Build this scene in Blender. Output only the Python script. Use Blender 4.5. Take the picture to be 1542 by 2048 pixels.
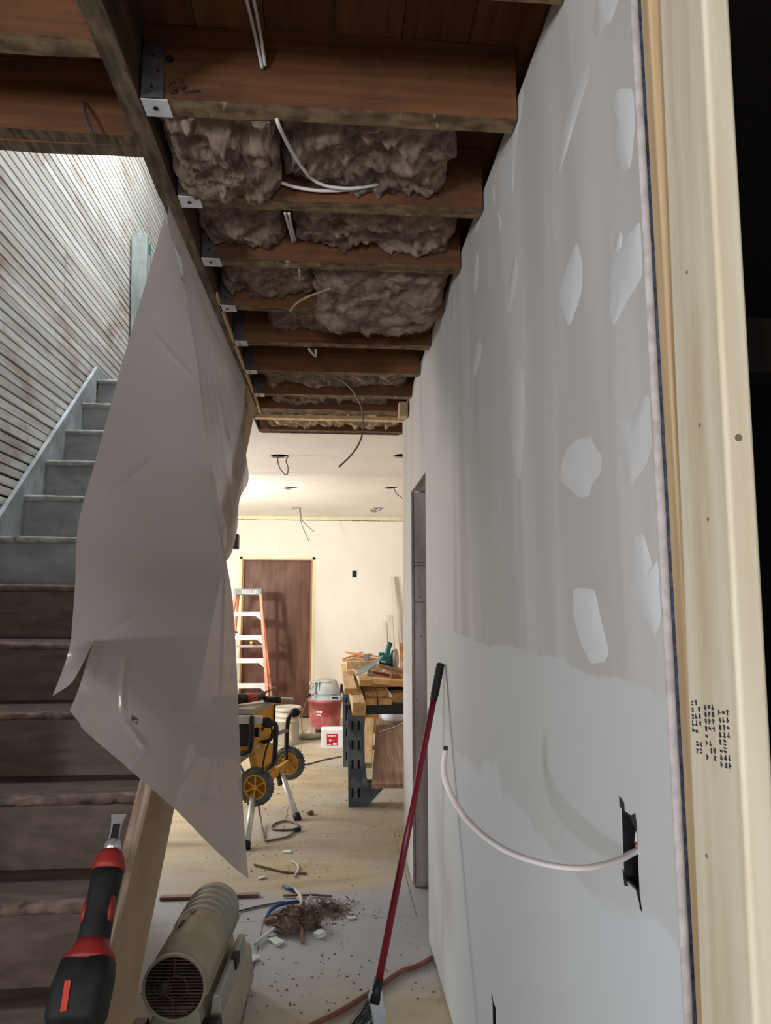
import bpy, bmesh, math, random
from mathutils import Vector, Matrix, noise
random.seed(7)
sc = bpy.context.scene
for o in list(bpy.data.objects):
    bpy.data.objects.remove(o)
R = math.radians
COL = sc.collection

# ------------------------------------------------------------------ camera
cd = bpy.data.cameras.new('camera'); cam = bpy.data.objects.new('camera', cd); COL.objects.link(cam)
cam.location = (0, 0, 1.5)
cam.rotation_euler = (R(90 + 7.55), 0, R(-4.40))
cd.sensor_fit = 'VERTICAL'; cd.sensor_height = 36.0; cd.lens = 36.0 * 1365 / 2048
cd.clip_start = 0.05; cd.clip_end = 60
sc.camera = cam

# ------------------------------------------------------------------ world, lights, exposure
w = bpy.data.worlds.new('world'); sc.world = w; w.use_nodes = True
w.node_tree.nodes['Background'].inputs[0].default_value = (0.55, 0.68, 0.9, 1)
w.node_tree.nodes['Background'].inputs[1].default_value = 0.25
sc.view_settings.view_transform = 'Standard'; sc.view_settings.look = 'None'
sc.view_settings.gamma = 1.0; sc.view_settings.use_curve_mapping = False
sc.view_settings.exposure = 0.16

def area(name, loc, target, sx, sy, power, col):
    l = bpy.data.lights.new(name, 'AREA'); l.shape = 'RECTANGLE'; l.size = sx; l.size_y = sy
    l.energy = power; l.color = col
    o = bpy.data.objects.new(name, l); COL.objects.link(o); o.location = loc
    d = Vector(target) - Vector(loc)
    o.rotation_euler = d.to_track_quat('-Z', 'Y').to_euler()
    return o
area('daylight_window_1', (-2.52, -1.55, 1.70), (0, -1.55, 1.70), 0.42, 0.65, 126, (0.85, 0.925, 1.0))
area('daylight_window_2', (-3.07, 5.95, 1.62), (0, 5.95, 1.62), 0.85, 1.15, 98, (1.0, 0.97, 0.94))
area('daylight_skylight', (-0.72, 3.35, 5.28), (-0.74, 3.35, 0.0), 0.36, 2.2, 215, (0.80, 0.90, 1.0))
area('fill_light_back', (-0.20, -2.92, 1.55), (-0.20, 0, 1.55), 1.1, 1.3, 54, (0.95, 0.97, 1.0))  # added fill behind the camera, lifts the faces turned toward it

# ------------------------------------------------------------------ helpers
def s2l(c):
    return tuple((x / 255 / 12.92) if x / 255 <= 0.04045 else ((x / 255 + 0.055) / 1.055) ** 2.4 for x in c)

MATS = {}
def mk(name, c1, c2=None, scale=(1, 1, 1), n=5.0, detail=5, rough=0.65, metal=0.0, bump=0.0, lo=0.38, hi=0.62,
       dirt=None, dn=3.0, dlo=0.5, dhi=0.7, dscale=(1, 1, 1), vary=0.0, coords='Object', distort=0.0, spec=0.35, bdist=0.004):
    m = bpy.data.materials.new(name); m.use_nodes = True
    nt = m.node_tree; N = nt.nodes; Lk = nt.links
    b = N['Principled BSDF']
    b.inputs['Roughness'].default_value = rough; b.inputs['Metallic'].default_value = metal
    b.inputs['Specular IOR Level'].default_value = spec
    c1 = s2l(c1); c2 = s2l(c2) if c2 else c1
    tc = N.new('ShaderNodeTexCoord')
    mp = N.new('ShaderNodeMapping'); mp.inputs['Scale'].default_value = scale
    Lk.new(tc.outputs[coords], mp.inputs[0])
    nz = N.new('ShaderNodeTexNoise'); nz.inputs['Scale'].default_value = n; nz.inputs['Detail'].default_value = detail
    nz.inputs['Distortion'].default_value = distort
    Lk.new(mp.outputs[0], nz.inputs['Vector'])
    rp = N.new('ShaderNodeValToRGB')
    rp.color_ramp.elements[0].position = lo; rp.color_ramp.elements[1].position = hi
    rp.color_ramp.elements[0].color = (*c1, 1); rp.color_ramp.elements[1].color = (*c2, 1)
    Lk.new(nz.outputs['Fac'], rp.inputs[0])
    out = rp.outputs[0]
    if dirt:
        mp2 = N.new('ShaderNodeMapping'); mp2.inputs['Scale'].default_value = dscale
        Lk.new(tc.outputs[coords], mp2.inputs[0])
        n2 = N.new('ShaderNodeTexNoise'); n2.inputs['Scale'].default_value = dn; n2.inputs['Detail'].default_value = 7
        n2.inputs['Roughness'].default_value = 0.65
        Lk.new(mp2.outputs[0], n2.inputs['Vector'])
        r2 = N.new('ShaderNodeMapRange'); r2.inputs[1].default_value = dlo; r2.inputs[2].default_value = dhi
        Lk.new(n2.outputs['Fac'], r2.inputs[0])
        mx = N.new('ShaderNodeMix'); mx.data_type = 'RGBA'
        Lk.new(r2.outputs[0], mx.inputs[0]); Lk.new(out, mx.inputs[6]); mx.inputs[7].default_value = (*s2l(dirt), 1)
        out = mx.outputs[2]
    if vary:
        oi = N.new('ShaderNodeObjectInfo')
        r3 = N.new('ShaderNodeMapRange'); r3.inputs[3].default_value = 1 - vary; r3.inputs[4].default_value = 1 + vary * 0.6
        Lk.new(oi.outputs['Random'], r3.inputs[0])
        hs = N.new('ShaderNodeHueSaturation'); Lk.new(out, hs.inputs['Color']); Lk.new(r3.outputs[0], hs.inputs['Value'])
        out = hs.outputs[0]
    Lk.new(out, b.inputs['Base Color'])
    if bump:
        bp = N.new('ShaderNodeBump'); bp.inputs['Strength'].default_value = bump; bp.inputs['Distance'].default_value = bdist
        Lk.new(nz.outputs['Fac'], bp.inputs['Height']); Lk.new(bp.outputs[0], b.inputs['Normal'])
    MATS[name] = m
    return m

# grain helpers: stretch along an axis
GX = (0.8, 14, 14); GY = (14, 0.8, 14); GZ = (14, 14, 0.8)

mk('joist_wood', (92, 56, 32), (112, 70, 40), GX, 3.0, 7, 0.7, bump=0.35, dirt=(58, 34, 22), dn=4, dlo=.5, dhi=.8, vary=.25)
mk('joist_wood_y', (70, 48, 34), (104, 76, 54), GY, 3.0, 7, 0.8, bump=0.4, dirt=(62, 52, 44), dn=5, dlo=.45, dhi=.7)
mk('joist_under', (80, 62, 44), (126, 104, 78), (6, 10, 10), 3.0, 7, 0.85, bump=0.5, dirt=(196, 188, 176), dn=9, dlo=.62, dhi=.74, dscale=(3, 1, 1))
mk('beam_under', (70, 58, 46), (112, 94, 74), (20, 3, 10), 3.0, 7, 0.85, bump=0.6, dirt=(48, 40, 33), dn=5)
mk('deck_wood', (78, 44, 26), (96, 56, 34), GY, 3.0, 6, 0.75, bump=0.3, vary=.35)
mk('stair_wood', (72, 56, 48), (90, 72, 62), (4, 14, 14), 2.5, 7, 0.6, bump=0.2, dirt=(66, 48, 38), dn=5, dlo=.5, dhi=.8, dscale=(1.5, 1, 1))
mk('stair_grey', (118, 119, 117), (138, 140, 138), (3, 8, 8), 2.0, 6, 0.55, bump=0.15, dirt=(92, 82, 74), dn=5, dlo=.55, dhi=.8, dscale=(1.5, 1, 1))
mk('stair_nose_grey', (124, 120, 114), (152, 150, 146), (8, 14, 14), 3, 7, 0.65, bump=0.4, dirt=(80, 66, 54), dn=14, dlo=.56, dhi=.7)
mk('stair_nose', (78, 60, 48), (112, 92, 78), (8, 14, 14), 3, 7, 0.7, bump=0.6, dirt=(44, 32, 24), dn=14, dlo=.5, dhi=.65)
mk('skirt_paint', (150, 152, 150), (186, 190, 192), (6, 6, 6), 2.0, 6, 0.7, bump=0.4, dirt=(120, 112, 104), dn=6)
mk('plywood_edge', (112, 86, 68), (158, 132, 112), (60, 2, 2), 2.0, 6, 0.7, bump=0.4, dirt=(92, 66, 50), dn=7)
mk('ply_face', (150, 126, 98), (176, 152, 120), (14, 1.5, 1.5), 2.0, 6, 0.65, bump=0.2, dirt=(96, 76, 58), dn=9, dlo=.64, dhi=.72, dscale=(1, 1, 4))
mk('lath_wood', (204, 196, 186), (230, 224, 216), GY, 2.5, 6, 0.85, bump=0.3, dirt=(164, 132, 102), dn=5, dlo=.52, dhi=.72, dscale=(1, .5, 1), vary=.16)
mk('lath_gap', (44, 33, 26), (70, 54, 42), (1, 1, 1), 9, 4, 0.95)
mk('plaster', (190, 188, 182), (206, 204, 198), (1, 1, 1), 3, 4, 0.9)
mk('dark_board', (26, 20, 16), (34, 26, 20), GZ, 3, 4, 0.9)
mk('drywall_back', (120, 108, 92), (134, 122, 104), (1, 1, 1), 3, 4, 0.95)
mk('gypsum', (156, 147, 144), (176, 168, 164), (1, 1, 1), 40, 4, 0.95, bump=.3)
mk('mud', (190, 186, 182), (198, 195, 192), (4, 4, 1.2), 2, 4, 0.7)
mk('mud_cool', (195, 193, 191), (203, 202, 201), (4, 4, 1.2), 2, 4, 0.7)
mk('far_wall', (224, 217, 208), (233, 227, 219), (1, 1, .6), 1.5, 4, 0.8)
mk('far_ceiling', (226, 220, 212), (232, 227, 220), (1, 1, 1), 2, 4, 0.85)
mk('green_board', (214, 212, 172), (224, 222, 186), (1, 1, 1), 6, 4, 0.85)
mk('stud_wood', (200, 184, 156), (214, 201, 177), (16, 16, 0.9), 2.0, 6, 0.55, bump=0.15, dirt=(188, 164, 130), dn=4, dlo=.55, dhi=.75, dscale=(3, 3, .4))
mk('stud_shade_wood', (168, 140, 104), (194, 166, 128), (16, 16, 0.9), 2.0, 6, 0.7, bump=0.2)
mk('jamb_wood', (206, 192, 186), (218, 206, 200), (12, 12, 0.9), 2.0, 6, 0.65, bump=0.2, dirt=(176, 158, 150), dn=4, dscale=(2, 2, .5))
mk('ink', (44, 46, 52), rough=.8)
mk('metal_dark', (30, 31, 36), (52, 52, 56), n=30, rough=.45, metal=.6)
mk('bead_dark', (34, 40, 56), (62, 72, 92), (1, 1, 30), 4, rough=.5, metal=.3)
mk('galv', (196, 198, 200), (218, 220, 222), n=25, rough=.45, metal=.25)
mk('galv_dark', (66, 62, 62), (84, 80, 78), n=25, rough=.6, metal=.3)
mk('black', (14, 14, 15), rough=.6)
mk('black_plastic', (24, 25, 28), (34, 35, 38), n=20, rough=.5)
mk('cable_white', (206, 200, 196), rough=.45)
mk('cable_sheath', (196, 184, 182), rough=.4)
mk('cable_grey', (112, 100, 90), rough=.5)
mk('wire_grey', (110, 106, 100), rough=.5)
mk('copper', (170, 110, 80), rough=.35, metal=.8)
mk('insul', (88, 70, 60), (148, 127, 112), (1, 1, 1), 14, 8, 0.95, bump=1.0, lo=.34, hi=.68, dirt=(66, 50, 42), dn=10, dlo=.52, dhi=.7, distort=1.2, bdist=.012)
mk('insul_tan', (148, 124, 100), (188, 164, 138), (1, 1, 1), 16, 8, 0.95, bump=1.0, distort=1.2, bdist=.01)
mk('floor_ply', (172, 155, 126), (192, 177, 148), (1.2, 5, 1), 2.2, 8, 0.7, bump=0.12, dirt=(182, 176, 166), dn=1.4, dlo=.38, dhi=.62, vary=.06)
mk('floor_base', (60, 50, 40), rough=.9)
mk('door_wood', (84, 55, 44), (104, 70, 56), (9, 9, 0.7), 2.2, 7, 0.5, bump=0.05, dirt=(120, 86, 70), dn=3, dlo=.52, dhi=.75, dscale=(2, 2, .8))
mk('door_jamb', (150, 104, 78), (176, 130, 100), (9, 9, .7), 2, 5, .6)
mk('brass', (214, 190, 110), rough=.25, metal=.9)
mk('fiberglass', (226, 138, 112), (234, 154, 128), n=20, rough=.5)
mk('alu', (206, 208, 208), (224, 226, 226), (3, 20, 20), 4, rough=.38, metal=.35)
mk('ladder_cap', (118, 124, 122), (138, 142, 138), n=30, rough=.6)
mk('white_ink', (240, 240, 236), rough=.6)
mk('vac_red', (168, 80, 80), (184, 98, 98), n=5, rough=.45, dirt=(214, 168, 164), dn=3)
mk('vac_grey', (146, 152, 158), (172, 178, 182), n=6, rough=.5, dirt=(196, 184, 168), dn=4)
mk('dust_grey', (150, 144, 134), (176, 168, 156), n=8, rough=.7)
mk('bucket_white', (172, 166, 154), (190, 184, 172), n=6, rough=.5)
mk('label_print', (226, 214, 196), (206, 182, 152), n=14, lo=.5, hi=.52, rough=.6)
mk('carton_white', (226, 230, 236), (236, 240, 244), n=8, rough=.7)
mk('carton_red', (198, 34, 46), rough=.6)
mk('yellow_dark', (134, 92, 26), (150, 106, 36), n=8, rough=.6)
mk('yellow_paint', (200, 144, 34), (214, 160, 50), n=8, rough=.45, dirt=(206, 160, 84), dn=4)
mk('saw_top', (150, 144, 134), (172, 164, 150), n=10, rough=.5, metal=.2)
mk('tube_black', (30, 32, 38), (44, 46, 52), n=10, rough=.35)
mk('tyre', (72, 78, 82), (98, 102, 104), n=30, rough=.85)
mk('horse_plastic', (66, 76, 86), (92, 102, 110), n=10, rough=.55, dirt=(134, 138, 140), dn=5, dlo=.55, dhi=.75)
mk('slot_dark', (20, 22, 26), rough=.8)
mk('lumber', (196, 166, 122), (216, 188, 146), GY, 2.0, 6, .65, bump=.15, dirt=(176, 134, 88), dn=5, dlo=.56, dhi=.72, vary=.14)
mk('lumber_dark', (146, 100, 60), (178, 132, 88), GY, 2.0, 6, .7, bump=.2, vary=.14)
mk('lumber_end', (182, 136, 86), (210, 166, 112), (1, 1, 1), 30, 5, .8)
mk('rough_plank', (146, 120, 102), (178, 152, 132), (22, .9, 4), 2.6, 8, .8, bump=.3, dirt=(122, 98, 84), dn=3, dlo=.6, dhi=.8, dscale=(1, 3, 1))
mk('shim_wood', (214, 158, 104), (232, 186, 132), (2, 10, 10), 2, 5, .7)
mk('osb', (206, 152, 70), (226, 178, 98), n=20, rough=.7)
mk('teal', (0, 92, 98), (10, 112, 116), n=8, rough=.45)
mk('trowel_metal', (108, 124, 134), (138, 152, 160), n=6, rough=.4, metal=.4)
mk('chalk_white', (232, 232, 230), rough=.6)
mk('tool_red', (128, 30, 26), (146, 38, 32), n=8, rough=.5)
mk('tool_red_dusty', (178, 58, 56), (198, 92, 86), n=20, rough=.6)
mk('rubber_black', (16, 16, 18), (28, 27, 28), n=30, rough=.7, bump=.2)
mk('bright_red', (190, 62, 46), rough=.5)
mk('steel', (168, 166, 164), (196, 194, 192), n=12, rough=.35, metal=.7)
mk('heater_tan', (156, 148, 126), (178, 170, 148), (1, 1, 1), 5, 6, .5, dirt=(150, 138, 110), dn=4, dlo=.5, dhi=.75)
mk('heater_grey', (150, 148, 140), (172, 170, 162), (1, 1, 1), 5, 6, .45, dirt=(132, 124, 108), dn=5, metal=.15)
mk('grille', (92, 70, 64), (120, 92, 84), n=20, rough=.5, metal=.3)
mk('broom_red', (108, 24, 38), (120, 30, 44), n=6, rough=.28)
mk('broom_grey', (168, 180, 184), (190, 200, 202), n=6, rough=.5)
mk('bristle', (58, 66, 74), rough=.6)
mk('hose', (118, 76, 58), (138, 92, 72), n=20, rough=.5)
mk('blue_cable', (48, 84, 150), rough=.45)
mk('pvc', (196, 204, 220), rough=.45)
mk('foam_white', (214, 224, 222), (230, 236, 232), n=20, rough=.8)
mk('brown_strip', (138, 106, 90), (164, 130, 112), GX, 2, 5, .7)
mk('twig', (112, 90, 70), (138, 114, 90), n=20, rough=.8)
mk('crumb', (104, 86, 66), (146, 124, 98), n=20, rough=.9, vary=.3)
mk('newel', (136, 138, 132), (152, 154, 148), (10, 10, 1), 3, 5, .55, dirt=(104, 116, 112), dn=6)
mk('glass_frame', (226, 226, 222), rough=.5)
mk('pencil', (44, 26, 18), rough=.8)
mk('trim_white', (212, 203, 190), (222, 214, 203), GZ, 2, 4, .6)

# cool daylight pool and drywall dust, painted as one ragged band in floor colour
def light_dust_floor():
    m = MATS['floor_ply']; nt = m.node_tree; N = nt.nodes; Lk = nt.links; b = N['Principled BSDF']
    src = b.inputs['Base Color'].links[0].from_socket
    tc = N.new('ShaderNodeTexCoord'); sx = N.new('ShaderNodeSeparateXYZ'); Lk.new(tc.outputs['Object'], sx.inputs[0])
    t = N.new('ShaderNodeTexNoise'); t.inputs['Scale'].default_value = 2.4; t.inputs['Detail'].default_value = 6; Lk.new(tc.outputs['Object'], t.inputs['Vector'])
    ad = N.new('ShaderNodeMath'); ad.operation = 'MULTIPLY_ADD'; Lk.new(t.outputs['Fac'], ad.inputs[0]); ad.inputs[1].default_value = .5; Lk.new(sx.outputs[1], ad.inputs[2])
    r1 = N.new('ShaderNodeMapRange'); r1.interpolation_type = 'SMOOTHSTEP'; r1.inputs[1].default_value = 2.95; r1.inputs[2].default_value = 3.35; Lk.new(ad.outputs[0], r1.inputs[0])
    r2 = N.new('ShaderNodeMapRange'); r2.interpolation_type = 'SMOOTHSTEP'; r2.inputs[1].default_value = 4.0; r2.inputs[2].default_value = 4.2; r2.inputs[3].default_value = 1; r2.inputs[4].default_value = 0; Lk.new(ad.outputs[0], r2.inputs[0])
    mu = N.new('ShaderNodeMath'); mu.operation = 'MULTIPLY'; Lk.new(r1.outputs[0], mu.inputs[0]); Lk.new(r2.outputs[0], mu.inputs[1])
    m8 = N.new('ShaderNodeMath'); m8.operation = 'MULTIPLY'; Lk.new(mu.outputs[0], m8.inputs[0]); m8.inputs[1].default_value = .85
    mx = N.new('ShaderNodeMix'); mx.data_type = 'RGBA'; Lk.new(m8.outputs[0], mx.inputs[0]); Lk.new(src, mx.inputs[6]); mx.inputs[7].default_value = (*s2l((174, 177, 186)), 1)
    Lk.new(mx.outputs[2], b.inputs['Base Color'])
light_dust_floor()
# drywall paper with mudded joint band (band and tape joint follow the sheet seam on the wall)
def drywall_mat():
    m = bpy.data.materials.new('drywall'); m.use_nodes = True; nt = m.node_tree; N = nt.nodes; Lk = nt.links
    b = N['Principled BSDF']; b.inputs['Roughness'].default_value = .8; b.inputs['Specular IOR Level'].default_value = .25
    tc = N.new('ShaderNodeTexCoord'); sx = N.new('ShaderNodeSeparateXYZ'); Lk.new(tc.outputs['Object'], sx.inputs[0])
    def math_(op, a, bb, clamp=False):
        n = N.new('ShaderNodeMath'); n.operation = op; n.use_clamp = clamp
        for i, v in enumerate((a, bb)):
            if v is None: continue
            if isinstance(v, (int, float)): n.inputs[i].default_value = v
            else: Lk.new(v, n.inputs[i])
        return n.outputs[0]
    def nz(scale, n, detail=4):
        mp = N.new('ShaderNodeMapping'); mp.inputs['Scale'].default_value = scale; Lk.new(tc.outputs['Object'], mp.inputs[0])
        t = N.new('ShaderNodeTexNoise'); t.inputs['Scale'].default_value = n; t.inputs['Detail'].default_value = detail
        Lk.new(mp.outputs[0], t.inputs['Vector']); return t.outputs['Fac']
    def step(v, a, bb):
        r = N.new('ShaderNodeMapRange'); r.interpolation_type = 'SMOOTHSTEP'; r.inputs[1].default_value = a; r.inputs[2].default_value = bb
        Lk.new(v, r.inputs[0]); return r.outputs[0]
    def mix(f, c, d):
        mx = N.new('ShaderNodeMix'); mx.data_type = 'RGBA'; Lk.new(f, mx.inputs[0])
        for i, v in ((6, c), (7, d)):
            if isinstance(v, tuple): mx.inputs[i].default_value = (*s2l(v), 1)
            else: Lk.new(v, mx.inputs[i])
        return mx.outputs[2]
    z = sx.outputs[2]; y = sx.outputs[1]
    paper = mix(step(nz((1, 3.5, .35), 1.6), .40, .62), (178, 171, 165), (190, 184, 179))
    # upright joint, feathered in streaks
    e = math_('ADD', y, math_('MULTIPLY', math_('SUBTRACT', nz((1, 5, .3), 2.4), .5), 0.9))
    vj = math_('MULTIPLY', step(e, 2.35, 2.62), math_('SUBTRACT', 1.0, step(e, 3.9, 4.1)))
    paper = mix(math_('MULTIPLY', vj, .75), paper, (200, 196, 191))
    # horizontal joint at the sheet seam
    zz = math_('ADD', z, math_('MULTIPLY', math_('SUBTRACT', nz((1, 1.0, 1), 3.2, 6), .5), 0.10))
    up = math_('SUBTRACT', 1.0, step(zz, 1.383, 1.389))
    c = mix(up, paper, (190, 189, 186))
    z2 = math_('ADD', z, math_('MULTIPLY', math_('SUBTRACT', nz((1, .8, 1), 2.2, 3), .5), 0.42))
    low = math_('SUBTRACT', 1.0, step(z2, 1.02, 1.05))
    c = mix(low, c, (198, 200, 201))  # pale cool tone painted for the bluish light on the lower wall
    bp = N.new('ShaderNodeBump'); bp.inputs['Strength'].default_value = .12; bp.inputs['Distance'].default_value = .003
    Lk.new(nz((1, 1, 1), 30, 5), bp.inputs['Height']); Lk.new(bp.outputs[0], b.inputs['Normal'])
    Lk.new(c, b.inputs['Base Color']); MATS['drywall'] = m
drywall_mat()

def sheet_mat():
    m = bpy.data.materials.new('poly_sheet'); m.use_nodes = True; nt = m.node_tree; N = nt.nodes; Lk = nt.links
    N.remove(N['Principled BSDF']); out = N['Material Output']
    tc = N.new('ShaderNodeTexCoord'); nz = N.new('ShaderNodeTexNoise'); nz.inputs['Scale'].default_value = 3; nz.inputs['Detail'].default_value = 5
    Lk.new(tc.outputs['Object'], nz.inputs['Vector'])
    rp = N.new('ShaderNodeValToRGB'); rp.color_ramp.elements[0].color = (*s2l((178, 166, 160)), 1); rp.color_ramp.elements[1].color = (*s2l((188, 176, 170)), 1)
    Lk.new(nz.outputs['Fac'], rp.inputs[0])
    d = N.new('ShaderNodeBsdfDiffuse'); t = N.new('ShaderNodeBsdfTranslucent'); g = N.new('ShaderNodeBsdfGlossy'); tr = N.new('ShaderNodeBsdfTransparent')
    Lk.new(rp.outputs[0], d.inputs[0]); Lk.new(rp.outputs[0], t.inputs[0]); g.inputs['Roughness'].default_value = .22
    m1 = N.new('ShaderNodeMixShader'); m1.inputs[0].default_value = .52; Lk.new(d.outputs[0], m1.inputs[1]); Lk.new(t.outputs[0], m1.inputs[2])
    m2 = N.new('ShaderNodeMixShader'); m2.inputs[0].default_value = .10; Lk.new(m1.outputs[0], m2.inputs[1]); Lk.new(g.outputs[0], m2.inputs[2])
    m3 = N.new('ShaderNodeMixShader'); m3.inputs[0].default_value = .03; Lk.new(m2.outputs[0], m3.inputs[1]); Lk.new(tr.outputs[0], m3.inputs[2])
    Lk.new(m3.outputs[0], out.inputs[0]); MATS['poly_sheet'] = m
sheet_mat()
def emit_mat(name, col, s):
    m = bpy.data.materials.new(name); m.use_nodes = True; b = m.node_tree.nodes['Principled BSDF']
    b.inputs['Emission Color'].default_value = (*col, 1); b.inputs['Emission Strength'].default_value = s; MATS[name] = m
emit_mat('lamp_led', (1, .9, .7), 9)

class MB:
    def __init__(s): s.v = []; s.f = []
    def add(s, vs, fs):
        k = len(s.v); s.v += [tuple(q) for q in vs]; s.f += [tuple(i + k for i in q) for q in fs]; return s
    def box(s, lo, hi, rot=None, piv=None, j=0.0):
        (x0, y0, z0), (x1, y1, z1) = lo, hi
        vs = [Vector(q) for q in ((x0, y0, z0), (x1, y0, z0), (x1, y1, z0), (x0, y1, z0), (x0, y0, z1), (x1, y0, z1), (x1, y1, z1), (x0, y1, z1))]
        if j: vs = [q + Vector((random.uniform(-j, j), random.uniform(-j, j), random.uniform(-j, j))) for q in vs]
        if rot is not None:
            pv = Vector(piv) if piv else (Vector(lo) + Vector(hi)) / 2
            vs = [pv + rot @ (q - pv) for q in vs]
        return s.add(vs, [(0, 3, 2, 1), (4, 5, 6, 7), (0, 1, 5, 4), (1, 2, 6, 5), (2, 3, 7, 6), (3, 0, 4, 7)])
    def bar(s, a, b, wdt, hgt, up=(0, 0, 1)):
        # a box along a-b, wdt across, hgt in the up direction
        a = Vector(a); b = Vector(b); d = (b - a).normalized(); u = Vector(up); u = (u - d * u.dot(d)).normalized(); r = d.cross(u)
        vs = []
        for p in (a, b):
            for i, j in ((-1, -1), (1, -1), (1, 1), (-1, 1)):
                vs.append(p + r * wdt / 2 * i + u * hgt / 2 * j)
        return s.add(vs, [(3, 2, 1, 0), (4, 5, 6, 7), (0, 1, 5, 4), (1, 2, 6, 5), (2, 3, 7, 6), (3, 0, 4, 7)])
    def tube(s, pts, r, n=10, cap=True, rs=None, flat=1.0):
        pts = [Vector(p) for p in pts]; m = len(pts); vs = []; fs = []; prev = None
        for i, p in enumerate(pts):
            d = (pts[min(i + 1, m - 1)] - pts[max(i - 1, 0)])
            d = d.normalized() if d.length > 1e-9 else Vector((0, 0, 1))
            if prev is None:
                u = Vector((0, 0, 1)) if abs(d.z) < .9 else Vector((0, 1, 0))
            else: u = prev
            u = (u - d * u.dot(d)); u = u.normalized() if u.length > 1e-6 else d.orthogonal().normalized()
            prev = u; q = d.cross(u)
            rr = rs[i] if rs else r
            for k in range(n):
                a = 2 * math.pi * k / n; vs.append(p + u * math.cos(a) * rr * flat + q * math.sin(a) * rr)
        for i in range(m - 1):
            for k in range(n):
                a, b = i * n + k, i * n + (k + 1) % n
                fs.append((a, b, b + n, a + n))
        if cap:
            fs.append(tuple(reversed(range(n)))); fs.append(tuple(range((m - 1) * n, m * n)))
        return s.add(vs, fs)
    def cyl(s, a, b, r, n=20, r2=None):
        return s.tube([a, b], r, n, rs=[r, r if r2 is None else r2])
    def lathe(s, prof, org=(0, 0, 0), axis=(0, 0, 1), n=28, cap=True):
        # prof: (radius, height along axis)
        ax = Vector(axis).normalized(); u = ax.orthogonal().normalized(); q = ax.cross(u); o = Vector(org); vs = []; fs = []
        for r, h in prof:
            for k in range(n):
                a = 2 * math.pi * k / n; vs.append(o + ax * h + (u * math.cos(a) + q * math.sin(a)) * r)
        for i in range(len(prof) - 1):
            for k in range(n):
                a, b = i * n + k, i * n + (k + 1) % n; fs.append((a, b, b + n, a + n))
        if cap:
            fs.append(tuple(reversed(range(n)))); fs.append(tuple(range((len(prof) - 1) * n, len(prof) * n)))
        return s.add(vs, fs)
    def prism(s, poly, d):
        # poly: 3-D points in a plane, extruded by vector d
        d = Vector(d); n = len(poly); vs = [Vector(p) for p in poly] + [Vector(p) + d for p in poly]
        fs = [tuple(reversed(range(n))), tuple(range(n, 2 * n))] + [(i, (i + 1) % n, (i + 1) % n + n, i + n) for i in range(n)]
        return s.add(vs, fs)
    def grid(s, rows):
        n = len(rows[0]); vs = [p for r in rows for p in r]
        fs = [(i * n + k, i * n + k + 1, (i + 1) * n + k + 1, (i + 1) * n + k) for i in range(len(rows) - 1) for k in range(n - 1)]
        return s.add(vs, fs)
    def obj(s, name, mat, parent=None, bevel=0.0, smooth=False, seg=2, sub=0):
        me = bpy.data.meshes.new(name); me.from_pydata(s.v, [], s.f)
        bm = bmesh.new(); bm.from_mesh(me); bmesh.ops.recalc_face_normals(bm, faces=bm.faces); bm.to_mesh(me); bm.free()
        me.materials.append(MATS[mat])
        if smooth: me.polygons.foreach_set('use_smooth', [True] * len(me.polygons))
        o = bpy.data.objects.new(name, me); COL.objects.link(o)
        if parent: par(o, parent)
        if bevel:
            b = o.modifiers.new('bevel', 'BEVEL'); b.width = bevel; b.segments = seg; b.limit_method = 'ANGLE'; b.angle_limit = R(40)
        if sub:
            q = o.modifiers.new('sub', 'SUBSURF'); q.levels = sub; q.render_levels = sub
        return o

def wm(o):
    m = o.matrix_basis.copy()
    return (wm(o.parent) @ o.matrix_parent_inverse @ m) if o.parent else m
def par(o, p):
    o.parent = p; o.matrix_parent_inverse = wm(p).inverted()
def thing(name, label, cat, loc=(0, 0, 0), group=None):
    o = bpy.data.objects.new(name, None); COL.objects.link(o); o.location = loc; o.empty_display_size = .05
    return tag(o, label, cat, group)
def tag(o, label, cat, group=None):
    o['label'] = label; o['category'] = cat
    if group: o['group'] = group
    return o
def struct(o, label=None):
    o['kind'] = 'structure'
    if label: o['label'] = label
    return o
def sroot(name, label, loc=(0, 0, 0)):
    o = bpy.data.objects.new(name, None); COL.objects.link(o); o.location = loc; o.empty_display_size = .05
    return struct(o, label)
def smoothpath(pts, k=6):
    # Catmull-Rom through the points
    pts = [Vector(p) for p in pts]; out = []
    for i in range(len(pts) - 1):
        p0 = pts[max(i - 1, 0)]; p1 = pts[i]; p2 = pts[i + 1]; p3 = pts[min(i + 2, len(pts) - 1)]
        for j in range(k):
            t = j / k
            out.append(.5 * ((2 * p1) + (p2 - p0) * t + (2 * p0 - 5 * p1 + 4 * p2 - p3) * t * t + (3 * p1 - p0 - 3 * p2 + p3) * t ** 3))
    out.append(pts[-1]); return out
def text_mesh(body, size, mat, name, parent, origin, xdir, ydir, extrude=.0006):
    cu = bpy.data.curves.new('t', 'FONT'); cu.body = body; cu.size = size; cu.extrude = extrude; cu.align_x = 'CENTER'; cu.align_y = 'CENTER'
    to = bpy.data.objects.new('t', cu); COL.objects.link(to)
    dg = bpy.context.evaluated_depsgraph_get(); me = bpy.data.meshes.new_from_object(to.evaluated_get(dg))
    bpy.data.objects.remove(to)
    X = Vector(xdir).normalized(); Y = Vector(ydir).normalized(); Z = X.cross(Y); o0 = Vector(origin)
    for v in me.vertices: v.co = o0 + X * v.co.x + Y * v.co.y + Z * v.co.z
    me.materials.clear(); me.materials.append(MATS[mat]); me.name = name
    o = bpy.data.objects.new(name, me); COL.objects.link(o)
    if parent: par(o, parent)
    return o
def fbm(p, o=4):
    return noise.fractal(Vector(p), 1.0, 2.0, o)

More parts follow.
